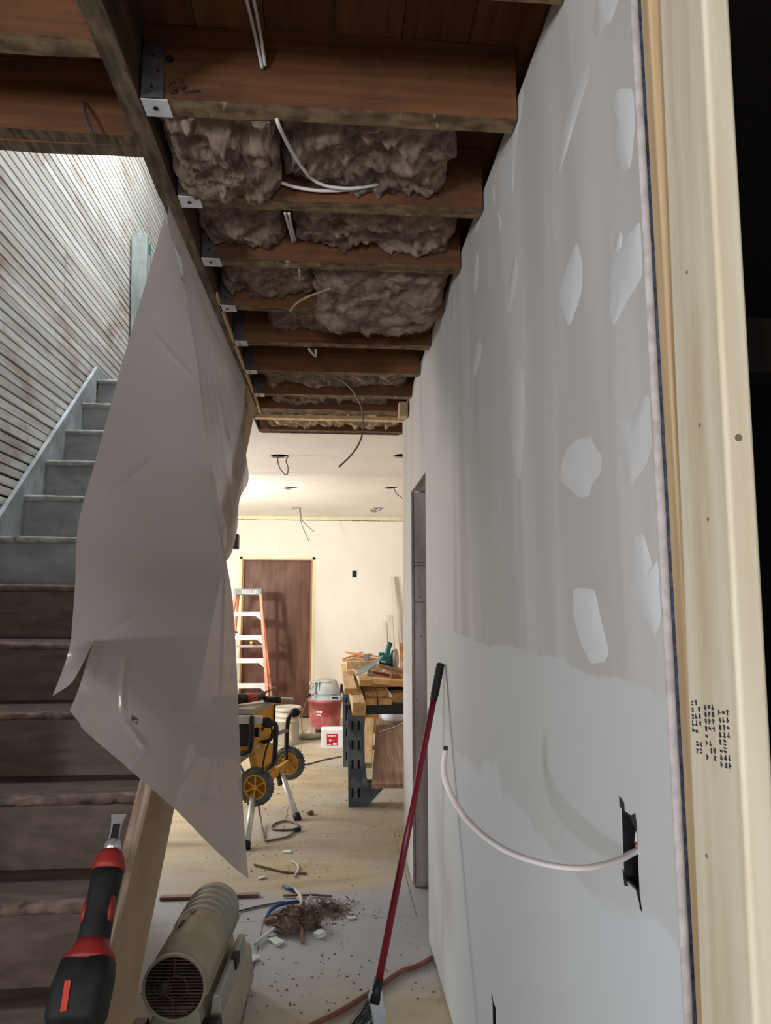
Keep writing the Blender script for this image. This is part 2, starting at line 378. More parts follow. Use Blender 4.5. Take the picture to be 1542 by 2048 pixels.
# ================================================================== STRUCTURE
# ---- floor: plywood sheets on a base
fl = struct(MB().box((-3.3, -3.1, -.08), (2.4, 9.4, -.004)).obj('floor', 'floor_base'), 'dusty plywood subfloor laid in large sheets')
rowy = [-3.1, -1.38, -.16, 1.06, 2.28, 3.50, 4.72, 5.94, 7.16, 8.38, 9.3]
for i in range(len(rowy) - 1):
    off = [-.31, .42][i % 2] - 2.44 * 2
    x = off
    while x < 2.4:
        a, b = max(x, -3.3), min(x + 2.44, 2.4)
        if b - a > .05:
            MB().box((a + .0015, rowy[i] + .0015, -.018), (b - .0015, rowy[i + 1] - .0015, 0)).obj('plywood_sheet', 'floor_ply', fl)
        x += 2.44

# ---- subfloor deck above
deck = sroot('ceiling', 'dark red-brown plank deck above the open joists', (0, 1.5, 2.87))
x = -2.6; i = 0
while x < .62:
    wd = .165; x1 = min(x + wd, .62)
    y1 = 1.715 if x1 <= -.50 else 4.56
    if x < -.51 < x1: x1 = -.505; y1 = 1.715
    MB().box((x + .001, -3.0, 2.871), (x1 - .001, y1, 2.896)).obj('deck_plank', 'deck_wood', deck)
    x = x1; i += 1
# black tar paper over the planks keeps the gaps dark
MB().box((-2.6, -3.0, 2.898), (.62, 1.715, 2.91)).box((-.505, 1.715, 2.898), (.62, 4.62, 2.91)).box((.62, -3.0, 2.871), (2.3, 4.62, 2.91)).obj('tar_paper', 'dark_board', deck)

# ---- joists, beam, hangers
frame = sroot('ceiling_framing', 'exposed old floor joists with hangers on a beam', (0, 2.5, 2.67))
def beam_mat(o, under):
    o.data.materials.append(MATS[under])
    for p in o.data.polygons:
        if p.normal.z < -.8: p.material_index = 1
def rough_box(lo, hi, axis, n=28, amp=.0035, seed=0):
    # a sawn timber with slightly wavy faces along its length
    m = MB(); lo = Vector(lo); hi = Vector(hi); rows = []
    o1, o2 = [k for k in range(3) if k != axis]
    for i in range(n + 1):
        t = i / n; ring = []
        for a, b in ((0, 0), (1, 0), (1, 1), (0, 1)):
            p = Vector((0, 0, 0)); p[axis] = lo[axis] + (hi[axis] - lo[axis]) * t
            p[o1] = hi[o1] if a else lo[o1]; p[o2] = hi[o2] if b else lo[o2]
            dv = noise.noise_vector(Vector((p[axis] * 5, a * 7 + seed, b * 9 + seed * 3))) * amp
            dv[axis] = 0; p += dv; ring.append(p)
        rows.append(ring)
    vs = [p for r in rows for p in r]; fs = [(0, 1, 2, 3), tuple(reversed(range(4 * n, 4 * n + 4)))]
    for i in range(n):
        for k in range(4):
            a, b = i * 4 + k, i * 4 + (k + 1) % 4; fs.append((a, b, b + 4, a + 4))
    return m.add(vs, fs)
JY = [1.123, 1.498, 1.885, 2.245, 2.620, 2.995, 3.385, 3.777]
for i, y in enumerate(JY):
    th = .053
    jo = rough_box((-.460, y, 2.672), (.4375, y + th, 2.868), 0, seed=i).obj('joist', 'joist_wood', frame)
    beam_mat(jo, 'joist_under')
    hg = MB().box((-.460, y - .002, 2.668), (-.398, y + th + .002, 2.6705))
    h = hg.obj('joist_hanger', 'galv', jo)
    side = MB().box((-.459, y - .0045, 2.672), (-.408, y - .0022, 2.82))
    side.obj('hanger_flange', 'galv_dark', jo)  # dark copy of the galvanised colour paints in the flange's shade
    nh = MB().cyl((-.432, y + th * .5, 2.6665), (-.432, y + th * .5, 2.6685), .006, 10)
    for q in range(3): nh.cyl((-.435 + .012 * (q % 2), y - .006, 2.70 + .04 * q), (-.435 + .012 * (q % 2), y - .004, 2.70 + .04 * q), .004, 8)
    nh.obj('nail_hole', 'black', jo)
bm_ = rough_box((-.512, -1.2, 2.668), (-.463, 4.19, 2.869), 1, n=60, amp=.004, seed=40).obj('stair_beam', 'joist_wood_y', frame); beam_mat(bm_, 'beam_under')
MB().box((-.4628, 2.55, 2.668), (-.455, 4.19, 2.69)).obj('nailer_strip', 'lumber', frame)
e1 = rough_box((-.463, 4.083, 2.672), (.4375, 4.19, 2.869), 0, seed=51).obj('end_header', 'joist_wood', frame); beam_mat(e1, 'joist_under')
MB().box((-.50, 4.215, 2.650), (.4375, 4.262, 2.672)).obj('furring_strip', 'lumber', frame)
e2 = rough_box((-.51, 4.565, 2.664), (.56, 4.617, 2.869), 0, seed=52).obj('joist', 'joist_wood', frame); beam_mat(e2, 'joist_under')
MB().box((.385, 3.93, 2.60), (.437, 4.02, 2.69)).obj('wood_block', 'lumber', frame, bevel=.003)
e3 = rough_box((-2.6, 1.334, 2.672), (-.513, 1.384, 2.868), 0, seed=53).obj('joist', 'joist_wood', frame); beam_mat(e3, 'joist_under')
e4 = rough_box((-2.6, 1.628, 2.670), (-.513, 1.668, 2.868), 0, seed=54).obj('stair_header', 'joist_wood', frame); beam_mat(e4, 'beam_under')
e5 = rough_box((-2.6, 1.670, 2.668), (-.513, 1.713, 2.868), 0, seed=55).obj('stair_header', 'joist_wood', frame); beam_mat(e5, 'beam_under')
# knots, old lath nails, pencil scrawl on the first joist
kn = MB()
for (u, z) in (((-0.397, 1.497, 2.774)[0], (-0.397, 1.497, 2.774)[2]),):
    kn.cyl((u, 1.4975, z), (u, 1.490, z), .008, 12)
kn.obj('knot', 'black', frame)
sk = MB()
def stroke(pts):
    sk.tube(smoothpath([(p[0], 1.4925, p[2]) for p in pts], 4), .0013, 5)
stroke([(-0.407, 1.493, 2.707), (-0.404, 1.493, 2.686)])
stroke([(-0.384, 1.493, 2.713), (-0.393, 1.493, 2.71), (-0.396, 1.493, 2.695), (-0.393, 1.493, 2.685), (-0.388, 1.493, 2.688), (-0.386, 1.493, 2.704), (-0.387, 1.493, 2.686)])
stroke([(-0.382, 1.493, 2.716), (-0.38, 1.493, 2.699), (-0.384, 1.493, 2.688), (-0.379, 1.493, 2.689), (-0.378, 1.493, 2.699)])
stroke([(-0.371, 1.493, 2.72), (-0.372, 1.493, 2.704), (-0.378, 1.493, 2.702)])
stroke([(-0.363, 1.493, 2.723), (-0.365, 1.493, 2.692), (-0.36, 1.493, 2.704), (-0.353, 1.493, 2.707)])
stroke([(-0.358, 1.493, 2.685), (-0.353, 1.493, 2.691), (-0.324, 1.493, 2.696)])
sk.obj('pencil_mark', 'pencil', frame)
# bent nails and a split hanging splinter under the stair header
MB().tube(smoothpath([(-0.639, 1.62, 2.749), (-0.624, 1.6, 2.704), (-0.611, 1.59, 2.664), (-0.602, 1.6, 2.648)], 5), .0035, 8).obj('bent_nail', 'galv_dark', frame)

# ---- insulation batts
def batt(label, x0, x1, y0, y1, zb, seed, top=2.864, amp=.03, mat='insul', nx=64, ny=26, tilt=0.0, thick=None):
    random.seed(seed); rows_b = []; rows_t = []
    for i in range(nx + 1):
        rb = []; rt = []
        for j in range(ny + 1):
            s, t = i / nx, j / ny
            p = Vector((x0 + (x1 - x0) * s, y0 + (y1 - y0) * t, 0))
            q = Vector((p.x * 7 + seed * 3.1 + .5 * noise.noise(p * 6), p.y * 8 + .6 * noise.noise(p * 5 + Vector((7, 0, 0))), seed * 1.7))
            n1 = noise.turbulence(q, 5, True, noise_basis='PERLIN_ORIGINAL', amplitude_scale=.6, frequency_scale=2.1)
            n2 = noise.fractal(Vector((p.x * 30 + seed, p.y * 22, 3.3)), 1.0, 2.0, 4)
            edge = min(s, 1 - s) * (x1 - x0); edgey = min(t, 1 - t) * (y1 - y0)
            z = zb + tilt * t + amp * (1.9 * n1 - 1.15) + .006 * n2
            z += .035 * max(0, 1 - edge / .05) ** 2
            dx = .022 * noise.noise(Vector((p.x * 5, p.y * 20, seed))) * (1 if i in (0, nx) else .4)
            z = min(z, top - .006)
            rb.append((p.x + dx, p.y, z))
            tz = top if thick is None else z + thick
            rt.append((p.x + dx, p.y, tz))
        rows_b.append(rb); rows_t.append(rt)
    m = MB(); m.grid(rows_b); m.grid(rows_t)
    # close the rim
    rimb = rows_b[0] + [r[-1] for r in rows_b[1:]] + rows_b[-1][-2::-1] + [r[0] for r in rows_b[-2:0:-1]]
    rimt = rows_t[0] + [r[-1] for r in rows_t[1:]] + rows_t[-1][-2::-1] + [r[0] for r in rows_t[-2:0:-1]]
    n = len(rimb); m.add(rimb + rimt, [(k, (k + 1) % n, (k + 1) % n + n, k + n) for k in range(n)])
    o = m.obj('insulation_batt', mat, smooth=True)
    bm = bmesh.new(); bm.from_mesh(o.data); bmesh.ops.remove_doubles(bm, verts=bm.verts, dist=1e-5); bmesh.ops.recalc_face_normals(bm, faces=bm.faces); bm.to_mesh(o.data); bm.free()
    return tag(o, label, 'insulation', 'brown insulation batts stuffed between the joists')
batt('brown fluffy insulation bulging low beside the beam in the nearest bay', -.452, -.165, 1.556, 1.879, 2.680, 1, amp=.045)
batt('brown insulation with a white cable loop under it, nearest bay', -.150, .315, 1.556, 1.879, 2.722, 2, amp=.04)
batt('dark brown insulation beside the beam in the second bay', -.445, -.180, 1.943, 2.239, 2.728, 3, amp=.035)
batt('long brown insulation along the right of the second bay', -.135, .400, 1.943, 2.239, 2.728, 4, amp=.035)
batt('brown insulation sagging at the left of the third bay', -.440, -.080, 2.305, 2.613, 2.722, 5, amp=.035)
hb = batt('dense brown insulation slab drooping below the joist in the third bay', -.080, .420, 2.305, 2.760, 2.705, 6, amp=.02, tilt=-.075, thick=.022)
batt('ragged brown insulation along the fourth bay', -.300, .432, 2.680, 2.989, 2.742, 7, amp=.035)
batt('thin pale-edged insulation strip in the bay above the hanging wire', -.390, .400, 3.446, 3.771, 2.722, 8, amp=.032)
batt('loose brown insulation tufts in the last bay before the end header', -.380, .330, 3.838, 4.076, 2.728, 9, amp=.04)
batt('tan torn insulation showing above the far room ceiling edge', -.452, .436, 4.270, 4.558, 2.712, 10, amp=.05, mat='insul_tan')  # lighter colour stands for light reaching in from the far room
tag(MB().tube(smoothpath([(-0.021, 2.42, 2.658), (-0.077, 2.45, 2.65), (-0.123, 2.48, 2.642), (-0.151, 2.5, 2.631), (-0.173, 2.5, 2.602)], 5), .006, 6, rs=None, flat=.4).obj('insulation_shred', 'insul_tan'), 'pale twisted shred of insulation dangling under third bay', 'insulation')

# ---- right wall: drywall with a doorway, studs behind
WX = .443
wr = MB()
wx2 = WX + .0127
wr.box((WX, .897, .012), (wx2, 1.010, 2.735)).box((WX, 1.010, .012), (wx2, 1.066, 1.086)).box((WX, 1.010, 1.188), (wx2, 1.066, 2.735)).box((WX, 1.066, .012), (wx2, 1.943, 2.735))
wr.box((WX, 1.943, .012), (wx2, 1.987, .308)).box((WX, 1.943, .432), (wx2, 1.987, 2.735)).box((WX, 1.987, .012), (wx2, 3.235, 2.735))
wr.box((WX, 3.235, 2.128), (WX + .0127, 3.835, 2.735)).box((WX, 3.835, .012), (WX + .0127, 4.31, 2.735))
wall_r = struct(wr.obj('wall_right', 'drywall'), 'grey unpainted drywall patched with joint compound')
MB().box((.546, .96, .0), (.558, 3.235, 2.668)).box((.546, 3.835, 0), (.558, 4.31, 2.668)).box((.546, 3.235, 2.13), (.558, 3.835, 2.668)).obj('back_drywall', 'drywall_back', wall_r)
# crushed gypsum edge and dark corner bead at the near end
ge = MB(); rows = []
for i in range(90):
    z = .012 + (2.735 - .012) * i / 89; a = .0008 * noise.noise(Vector((0, 3, z * 9)))
    rows.append([(WX - .0004, .898, z), (WX - .0005 + a, .8950 + a, z), (WX + .006, .8942, z), (WX + .0115 + a, .8950, z), (WX + .0127, .898, z)])
ge.grid(rows).obj('gypsum_edge', 'gypsum', wall_r, smooth=True)
bd = MB(); rows = []
for i in range(160):
    z = .012 + 2.72 * i / 159; a = .0022 * noise.noise(Vector((5, 1, z * 30)))
    rows.append([(WX + .0112 + .4 * a, .8940, z), (WX + .0145 + .5 * a, .8936, z), (WX + .0145 + .5 * a, .897, z)])
bd.grid(rows).obj('torn_bead', 'bead_dark', wall_r)
# end studs
def stud(lo, hi, mat, name='stud', bev=.004):
    return MB().box(lo, hi).obj(name, mat, wall_r, bevel=bev, seg=3)
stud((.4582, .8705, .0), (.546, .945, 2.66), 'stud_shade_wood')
es = MB()
Y0, Y1 = .742, .864
def sx0(z, far=False): return (.4300 if far else .4245) + .0168 * z
es.add([(sx0(0), Y0, 0), (sx0(0) + .036, Y0, 0), (sx0(0, 1) + .036, Y1, 0), (sx0(0, 1), Y1, 0), (sx0(2.66), Y0, 2.66), (sx0(2.66) + .036, Y0, 2.66), (sx0(2.66, 1) + .036, Y1, 2.66), (sx0(2.66, 1), Y1, 2.66)],
       [(0, 3, 2, 1), (4, 5, 6, 7), (0, 1, 5, 4), (1, 2, 6, 5), (2, 3, 7, 6), (3, 0, 4, 7)])
end_stud = es.obj('end_stud', 'stud_wood', wall_r, bevel=.006, seg=4)
# grade stamp: three columns of blurred print
st = MB(); random.seed(5)
def onface(y, z): return .4245 + .0168 * z + (y - Y0) / (Y1 - Y0) * .0055
for c in range(3):
    for q in range(3):
        for r_ in range(8):
            yc = .850 - c * .0330 - q * .0088; zc = (0.454, 0.854, 1.375)[2] - r_ * .0083 + .0015 * q - .001 * c
            if (q == 2 and r_ in (4, 5)) or random.random() < .10 or (c == 0 and q == 0 and r_ > 4): continue
            for k in range(3):
                if random.random() < .5: ya, za, hy, hz = random.uniform(-.002, .002), 0, .0009, .0031
                else: ya, za, hy, hz = 0, random.uniform(-.0024, .0024), .0026, .0008
                x_ = onface(yc + ya, zc + za)
                st.box((x_ - .0004, yc + ya - hy, zc + za - hz), (x_ + .002, yc + ya + hy, zc + za + hz))
sto = st.obj('ink_stamp', 'ink', end_stud); sto['kind'] = 'stuff'
for y_, z_ in ((.80, 1.72), (.815, 1.93), (.79, 1.60), (.83, 1.20)):
    x_ = onface(y_, z_); MB().cyl((x_ - .0003, y_, z_), (x_ + .003, y_, z_), .0026, 10).obj('knot', 'twig', end_stud)
x_ = sx0(1.69); MB().cyl((x_ + .016, Y0 - .0004, 1.69), (x_ + .016, Y0 + .003, 1.69), .0045, 12).obj('knot', 'crumb', end_stud)
# doorway rough opening
stud((.456, 3.838, .0), (.545, 3.876, 2.125), 'jamb_wood', 'jamb_stud')
stud((.456, 3.196, .0), (.545, 3.233, 2.125), 'jamb_wood', 'jamb_stud')
for k in range(3): stud((.456 + k * .0303, 3.235, 2.130), (.456 + k * .0303 + .029, 3.836, 2.26), 'jamb_wood', 'header_board', .002)
MB().box((WX - .001, 3.834, .012), (WX + .0135, 3.8375, 2.13)).obj('gypsum_edge', 'gypsum', wall_r)
MB().box((WX, 3.2355, 2.1255), (WX + .0135, 3.8345, 2.129)).obj('gypsum_edge', 'gypsum', wall_r)
MB().box((.455, 3.8285, .0), (.4565, 3.838, 2.126)).obj('dark_gap', 'ink', wall_r)
nl = MB()
for (u, v) in ((826, 1024), (838, 1022), (829, 1128), (836, 1159), (826, 1195), (841, 1194), (830, 1272), (842, 1272), (838, 1334), (833, 1378), (834, 1510), (836, 1640)):
    pass
NAILS = [(0.453, 3.838, 2.012), (0.487, 3.838, 2.018), (0.46, 3.838, 1.701), (0.473, 3.838, 1.631), (0.45, 3.838, 1.528), (0.493, 3.838, 1.53), (0.46, 3.838, 1.304), (0.494, 3.838, 1.312), (0.49, 3.838, 1.145), (0.467, 3.838, 0.967), (0.492, 3.838, 0.649), (0.476, 3.838, 0.338)]
for p in NAILS: nl.cyl((p[0], 3.8365, p[2]), (p[0], 3.840, p[2]), .0032, 8)
nl.obj('nail_hole', 'black', wall_r)
st2 = MB()
for k in range(9):
    p = (0.461, 3.838, 1.5)
    st2.box((.462 + .006 * k, 3.8372, p[2] - .006 + .004 * (k % 3)), (.465 + .006 * k, 3.8384, p[2] + .008 - .003 * (k % 2)))
st2.box((.459, 3.8372, 1.705), (.512, 3.8384, 1.709)).box((.459, 3.8372, 1.722), (.512, 3.8384, 1.725))
st2.obj('ink_stamp', 'ink', wall_r)

# mud patches over screws: raised lens-shaped smears
def chaikin(p, it=2):
    for _ in range(it):
        q = []
        for i in range(len(p)):
            a, b = p[i], p[(i + 1) % len(p)]
            q.append((a[0] * .86 + b[0] * .14, a[1] * .86 + b[1] * .14)); q.append((a[0] * .14 + b[0] * .86, a[1] * .14 + b[1] * .86))
        p = q
    return p
PATCHES = [
    (0, [(1.014, 2.534), (0.930, 2.451), (0.967, 2.437), (1.001, 2.453), (1.018, 2.455), (1.039, 2.485)]),
    (0, [(1.460, 2.730), (1.454, 2.697), (1.537, 2.619), (1.570, 2.511), (1.640, 2.538), (1.701, 2.587), (1.690, 2.707), (1.593, 2.646), (1.548, 2.730), (1.480, 2.730)]),
    (0, [(1.791, 2.695), (1.752, 2.640), (1.769, 2.604), (1.790, 2.635)]),
    (0, [(1.734, 2.579), (1.681, 2.512), (1.717, 2.495), (1.733, 2.535)]),
    (0, [(1.949, 2.730), (1.903, 2.682), (1.992, 2.655), (2.026, 2.691), (2.004, 2.727)]),
    (0, [(1.068, 2.452), (1.059, 2.426), (1.128, 2.396), (1.191, 2.363), (1.243, 2.347), (1.239, 2.386), (1.198, 2.429), (1.115, 2.459)]),
    (1, [(0.954, 2.308), (0.902, 2.266), (0.902, 2.209), (0.923, 2.150), (0.960, 2.171), (0.977, 2.228), (0.967, 2.272), (0.979, 2.294)]),
    (1, [(1.153, 2.162), (1.128, 2.103), (1.139, 2.053), (1.213, 2.015), (1.260, 2.105), (1.214, 2.142)]),
    (1, [(0.902, 2.055), (0.902, 2.019), (0.904, 1.968), (0.952, 1.957), (1.013, 1.935), (1.023, 1.974), (1.012, 2.038), (0.959, 2.054)]),
    (0, [(2.014, 2.610), (1.974, 2.573), (2.000, 2.482), (2.051, 2.479), (2.070, 2.525)]),
    (0, [(2.416, 2.669), (2.381, 2.600), (2.411, 2.529), (2.474, 2.536), (2.473, 2.623)]),
    (0, [(1.550, 2.359), (1.546, 2.288), (1.632, 2.227), (1.665, 2.268), (1.623, 2.326)]),
    (0, [(1.173, 1.794), (1.122, 1.784), (1.112, 1.767), (1.078, 1.742), (1.086, 1.712), (1.124, 1.704), (1.143, 1.684), (1.178, 1.685), (1.207, 1.696), (1.244, 1.714), (1.290, 1.740), (1.280, 1.767), (1.236, 1.795)]),
    (0, [(1.011, 1.782), (0.964, 1.776), (0.902, 1.797), (0.902, 1.717), (0.925, 1.692), (0.979, 1.673), (0.996, 1.717), (1.013, 1.759)]),
    (1, [(1.238, 1.526), (1.133, 1.523), (1.116, 1.481), (1.083, 1.421), (1.104, 1.404), (1.168, 1.395), (1.216, 1.433), (1.243, 1.479)]),
    (1, [(0.975, 1.596), (0.943, 1.600), (0.919, 1.551), (0.902, 1.559), (0.902, 1.475), (0.922, 1.455), (0.963, 1.484), (1.000, 1.519), (0.982, 1.536)]),
    (0, [(1.970, 2.297), (1.957, 2.246), (2.066, 2.207), (2.101, 2.243), (2.040, 2.309)]),
    (0, [(2.836, 2.391), (2.753, 2.334), (2.778, 2.258), (2.845, 2.244), (2.876, 2.306)]),
    (0, [(1.610, 2.085), (1.516, 2.046), (1.520, 1.907), (1.572, 1.792), (1.614, 1.799), (1.647, 1.934)]),
    (1, [(0.970, 2.076), (0.962, 2.064), (0.973, 2.046), (0.996, 2.050), (0.993, 2.073)]),
]
for kind, poly in PATCHES:
    p = chaikin(poly); cy = sum(q[0] for q in p) / len(p); cz = sum(q[1] for q in p) / len(p); m = MB(); n = len(p)
    vs = [(WX - .00005, q[0], q[1]) for q in p] + [(WX - .0007, cy + (q[0] - cy) * .93, cz + (q[1] - cz) * .96) for q in p] + [(WX - .0009, cy, cz)]
    fs = [(k, (k + 1) % n, (k + 1) % n + n, k + n) for k in range(n)] + [(k + n, (k + 1) % n + n, 2 * n) for k in range(n)]
    m.add(vs, fs).obj('joint_compound_patch', 'mud_cool' if kind else 'mud', wall_r, smooth=True)

# ---- stairs
NOSE = lambda y: .196 + .98 * (y - 1.2)
stairs = thing('staircase', 'steep worn brown wooden staircase climbing beside the lath wall', 'staircase', (-.92, 1.2, 0))
XL, XR = -1.325, -.5085
for k in range(1, 15):
    y = 1.2 + .2 * (k - 1); z = .196 * k; depth = .205 if k < 14 else .03
    rows = []; nseg = 30
    prof = [(depth + .02, 0), (.03, 0), (.012, -.001), (.003, -.006), (0, -.014), (.003, -.023), (.012, -.029), (depth + .02, -.03)]
    for i in range(nseg + 1):
        x = XL + (XR - XL) * i / nseg; row = []
        for a, (dy, dz) in enumerate(prof):
            wv = 0
            if dy < .05:
                wv = .0045 * fbm((x * 9, k * 3.3, a * .4), 4)
                sag = .006 * math.exp(-((x + .9) / .2) ** 2) if a < 4 else 0
            else: sag = 0
            row.append((x, y + dy + wv, z + dz + wv * .6 - sag))
        rows.append(row)
    m = MB(); m.grid(rows); n = len(prof)
    m.add(rows[0], [tuple(range(n))]); m.add(rows[-1], [tuple(range(n))])
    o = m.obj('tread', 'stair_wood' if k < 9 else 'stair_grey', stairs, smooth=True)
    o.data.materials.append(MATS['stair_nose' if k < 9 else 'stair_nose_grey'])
    for p in o.data.polygons:
        if p.center.y < y + .022: p.material_index = 1
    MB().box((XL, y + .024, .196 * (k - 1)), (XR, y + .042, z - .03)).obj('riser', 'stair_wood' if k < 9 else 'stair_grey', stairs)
def slope_board(x0, x1, lo, hi, y0, y1, zmin=0.0):
    pts = []
    y0b = 1.2 + (-lo - .196) / .98 if NOSE(y0) + lo < zmin else y0
    poly = [(y0, max(NOSE(y0) + hi, 0)), (y1, NOSE(y1) + hi), (y1, NOSE(y1) + lo)]
    if NOSE(y0) + lo < zmin: poly += [(1.2 + (zmin - lo - .196) / .98, zmin), (y0, zmin)]
    else: poly += [(y0, NOSE(y0) + lo)]
    return MB().prism([(x0, a, b) for a, b in poly], (x1 - x0, 0, 0))
zt = 2.664; yt1 = 1.2 + (zt - .304) / .98; yt2 = 1.2 + (zt + .104) / .98
so = MB().prism([(-.508, a, b) for a, b in ((1.02, max(NOSE(1.02) + .108, .02)), (yt1, zt), (yt2, zt), (1.2 + (.30 - .196) / .98, 0), (1.02, 0))], (.038, 0, 0)).obj('stringer', 'ply_face', stairs, bevel=.003)
so.data.materials.append(MATS['plywood_edge'])
for p in so.data.polygons:
    if abs(p.normal.x) < .5: p.material_index = 1
slope_board(-1.345, -1.3255, -.30, .065, 1.02, 3.80).obj('skirt_board', 'skirt_paint', stairs, bevel=.003)
MB().box((-1.345, 3.83, 2.70), (-.509, 6.0, 2.744)).obj('landing', 'stair_wood', stairs)
MB().box((-1.345, 3.8, 2.744), (-1.3255, 6.0, 2.81)).obj('skirt_board', 'skirt_paint', stairs)

# ---- left wall: lath
wl = MB().box((-1.42, 1.0, 0), (-1.372, 4.0, 2.70)).box((-1.42, 1.0, 2.70), (-1.372, 6.1, 5.32))
wall_l = struct(wl.obj('wall_left', 'lath_gap'), 'old whitewashed wood lath wall above the stairs')
random.seed(21)
z = .63; i = 0
while z < 5.24:
    ys = 1.02 if z < 2.64 else (1.72 if z > 2.9 else 1.80)
    yj = [3.35, 4.15, 3.75][(i // 6) % 3] + random.uniform(-.006, .006)
    for a, b in ((ys, yj - .002), (yj + .002, 6.05 if z > 2.72 else 4.0)):
        m = MB(); h = .0338 + random.uniform(-.002, .0015); rows = []
        nn = 8; top = []; w0 = random.uniform(-.0015, .0015)
        vs = []; fs = []
        for q in range(nn + 1):
            y = a + (b - a) * q / nn; dz = .0022 * noise.noise(Vector((y * 1.3, i * 2.1, 0))) + w0; dx = .001 * noise.noise(Vector((y * 2, i * 3.3, 5)))
            vs += [(-1.372, y, z + dz), (-1.3535 + dx, y, z + dz), (-1.3535 + dx, y, z + dz + h), (-1.372, y, z + dz + h)]
        for q in range(nn):
            for k in range(4):
                c, d = q * 4 + k, q * 4 + (k + 1) % 4; fs.append((c, d, d + 4, c + 4))
        fs += [(0, 1, 2, 3), tuple(reversed(range(nn * 4, nn * 4 + 4)))]
        m.add(vs, fs).obj('lath', 'lath_wood', wall_l)
    z += .0437; i += 1
# stairwell shell above
upper = sroot('wall_stairwell', 'pale plaster walls of the upper stairwell', (-.9, 3.8, 3))
MB().box((-.512, 1.72, 2.91), (-.46, 6.1, 5.32)).obj('plaster_wall', 'plaster', upper)
MB().box((-1.372, 1.715, 2.911), (-.512, 1.76, 5.32)).obj('plaster_wall', 'plaster', upper)
MB().box((-1.372, 6.05, 2.745), (-.512, 6.1, 5.32)).obj('plaster_wall', 'plaster', upper)
MB().box((-1.42, 1.715, 5.32), (-.46, 6.1, 5.37)).obj('plaster_ceiling', 'plaster', upper)
w3 = MB().box((-1.33, 2.2, 5.295), (-.52, 2.25, 5.319)).box((-1.33, 4.88, 5.295), (-.52, 4.93, 5.319)).box((-1.33, 2.25, 5.295), (-1.30, 4.88, 5.319)).box((-.54, 2.25, 5.295), (-.52, 4.88, 5.319))
struct(w3.obj('window_3', 'glass_frame'))

# ---- far room shell
fw = MB()
DX0, DX1, DZ = -1.205, -.272, 2.075
fw.box((-3.2, 9.25, 0), (DX0, 9.37, 2.60)).box((DX1, 9.25, 0), (2.0, 9.37, 2.60)).box((DX0, 9.25, DZ), (DX1, 9.37, 2.60))
wall_far = struct(fw.obj('wall_far', 'far_wall'), 'cream far wall with a brown door')
MB().box((-3.2, 9.253, 2.606), (2.0, 9.37, 2.66)).obj('joint_strip', 'green_board', wall_far)
ck = MB(); random.seed(3); x = -1.6
while x < 1.0:
    l = random.uniform(.03, .2)
    if random.random() < .72: ck.box((x, 9.2485, 2.600 + random.uniform(-.002, .001)), (x + l, 9.2525, 2.607 + random.uniform(0, .004)))
    x += l + random.uniform(.0, .03)
ck.obj('torn_gap', 'wire_grey', wall_far)
MB().box((DX0 - .035, 9.246, .0), (DX0, 9.2495, DZ + .03)).box((DX1, 9.246, 0), (DX1 + .035, 9.2495, DZ + .03)).box((DX0 - .035, 9.246, DZ), (DX1 + .035, 9.2495, DZ + .03)).obj('corner_tape', 'green_board', wall_far)
door = sroot('door_1', 'brown wooden slab door in the far wall', (-.73, 9.31, 0))
MB().box((-1.178, 9.295, .012), (-.298, 9.335, 2.055)).obj('door_slab', 'door_wood', door, bevel=.002)
MB().box((DX0, 9.255, 0), (-1.180, 9.365, 2.06)).box((-.296, 9.255, 0), (DX1, 9.365, 2.06)).box((DX0, 9.255, 2.057), (DX1, 9.365, DZ)).obj('door_jamb', 'door_jamb', door, bevel=.002)
kp = (-1.058, 9.24, 0.971)
dk = MB().lathe([(.030, 0), (.030, .006), (.012, .010), (.012, .030), (.024, .036), (.030, .046), (.026, .058), (.010, .062)], (kp[0], 9.2945, kp[2]), (0, -1, 0), 24)
dk.obj('door_knob', 'brass', door, smooth=True)
struct(MB().box((1.9, 4.31, 0), (2.0, 9.25, 2.66)).obj('wall_far_right', 'far_wall'))
struct(MB().box((.5585, 4.31, 0), (1.9, 4.40, 2.66)).obj('wall_far_near_right', 'far_wall'))
struct(MB().box((-3.2, 4.0, 0), (-1.372, 4.09, 2.66)).obj('wall_far_near_left', 'far_wall'))
wfl = MB().box((-3.2, 4.09, 0), (-3.1, 5.15, 2.66)).box((-3.2, 6.75, 0), (-3.1, 9.25, 2.66)).box((-3.2, 5.15, 0), (-3.1, 6.75, .9)).box((-3.2, 5.15, 2.35), (-3.1, 6.75, 2.66))
struct(wfl.obj('wall_far_left', 'far_wall'))
w2 = MB().box((-3.19, 5.15, .9), (-3.11, 5.2, 2.35)).box((-3.19, 6.7, .9), (-3.11, 6.75, 2.35)).box((-3.19, 5.2, .9), (-3.11, 6.7, .95)).box((-3.19, 5.2, 2.3), (-3.11, 6.7, 2.35)).box((-3.17, 5.2, 1.6), (-3.13, 6.7, 1.64))
struct(w2.obj('window_2', 'glass_frame'))
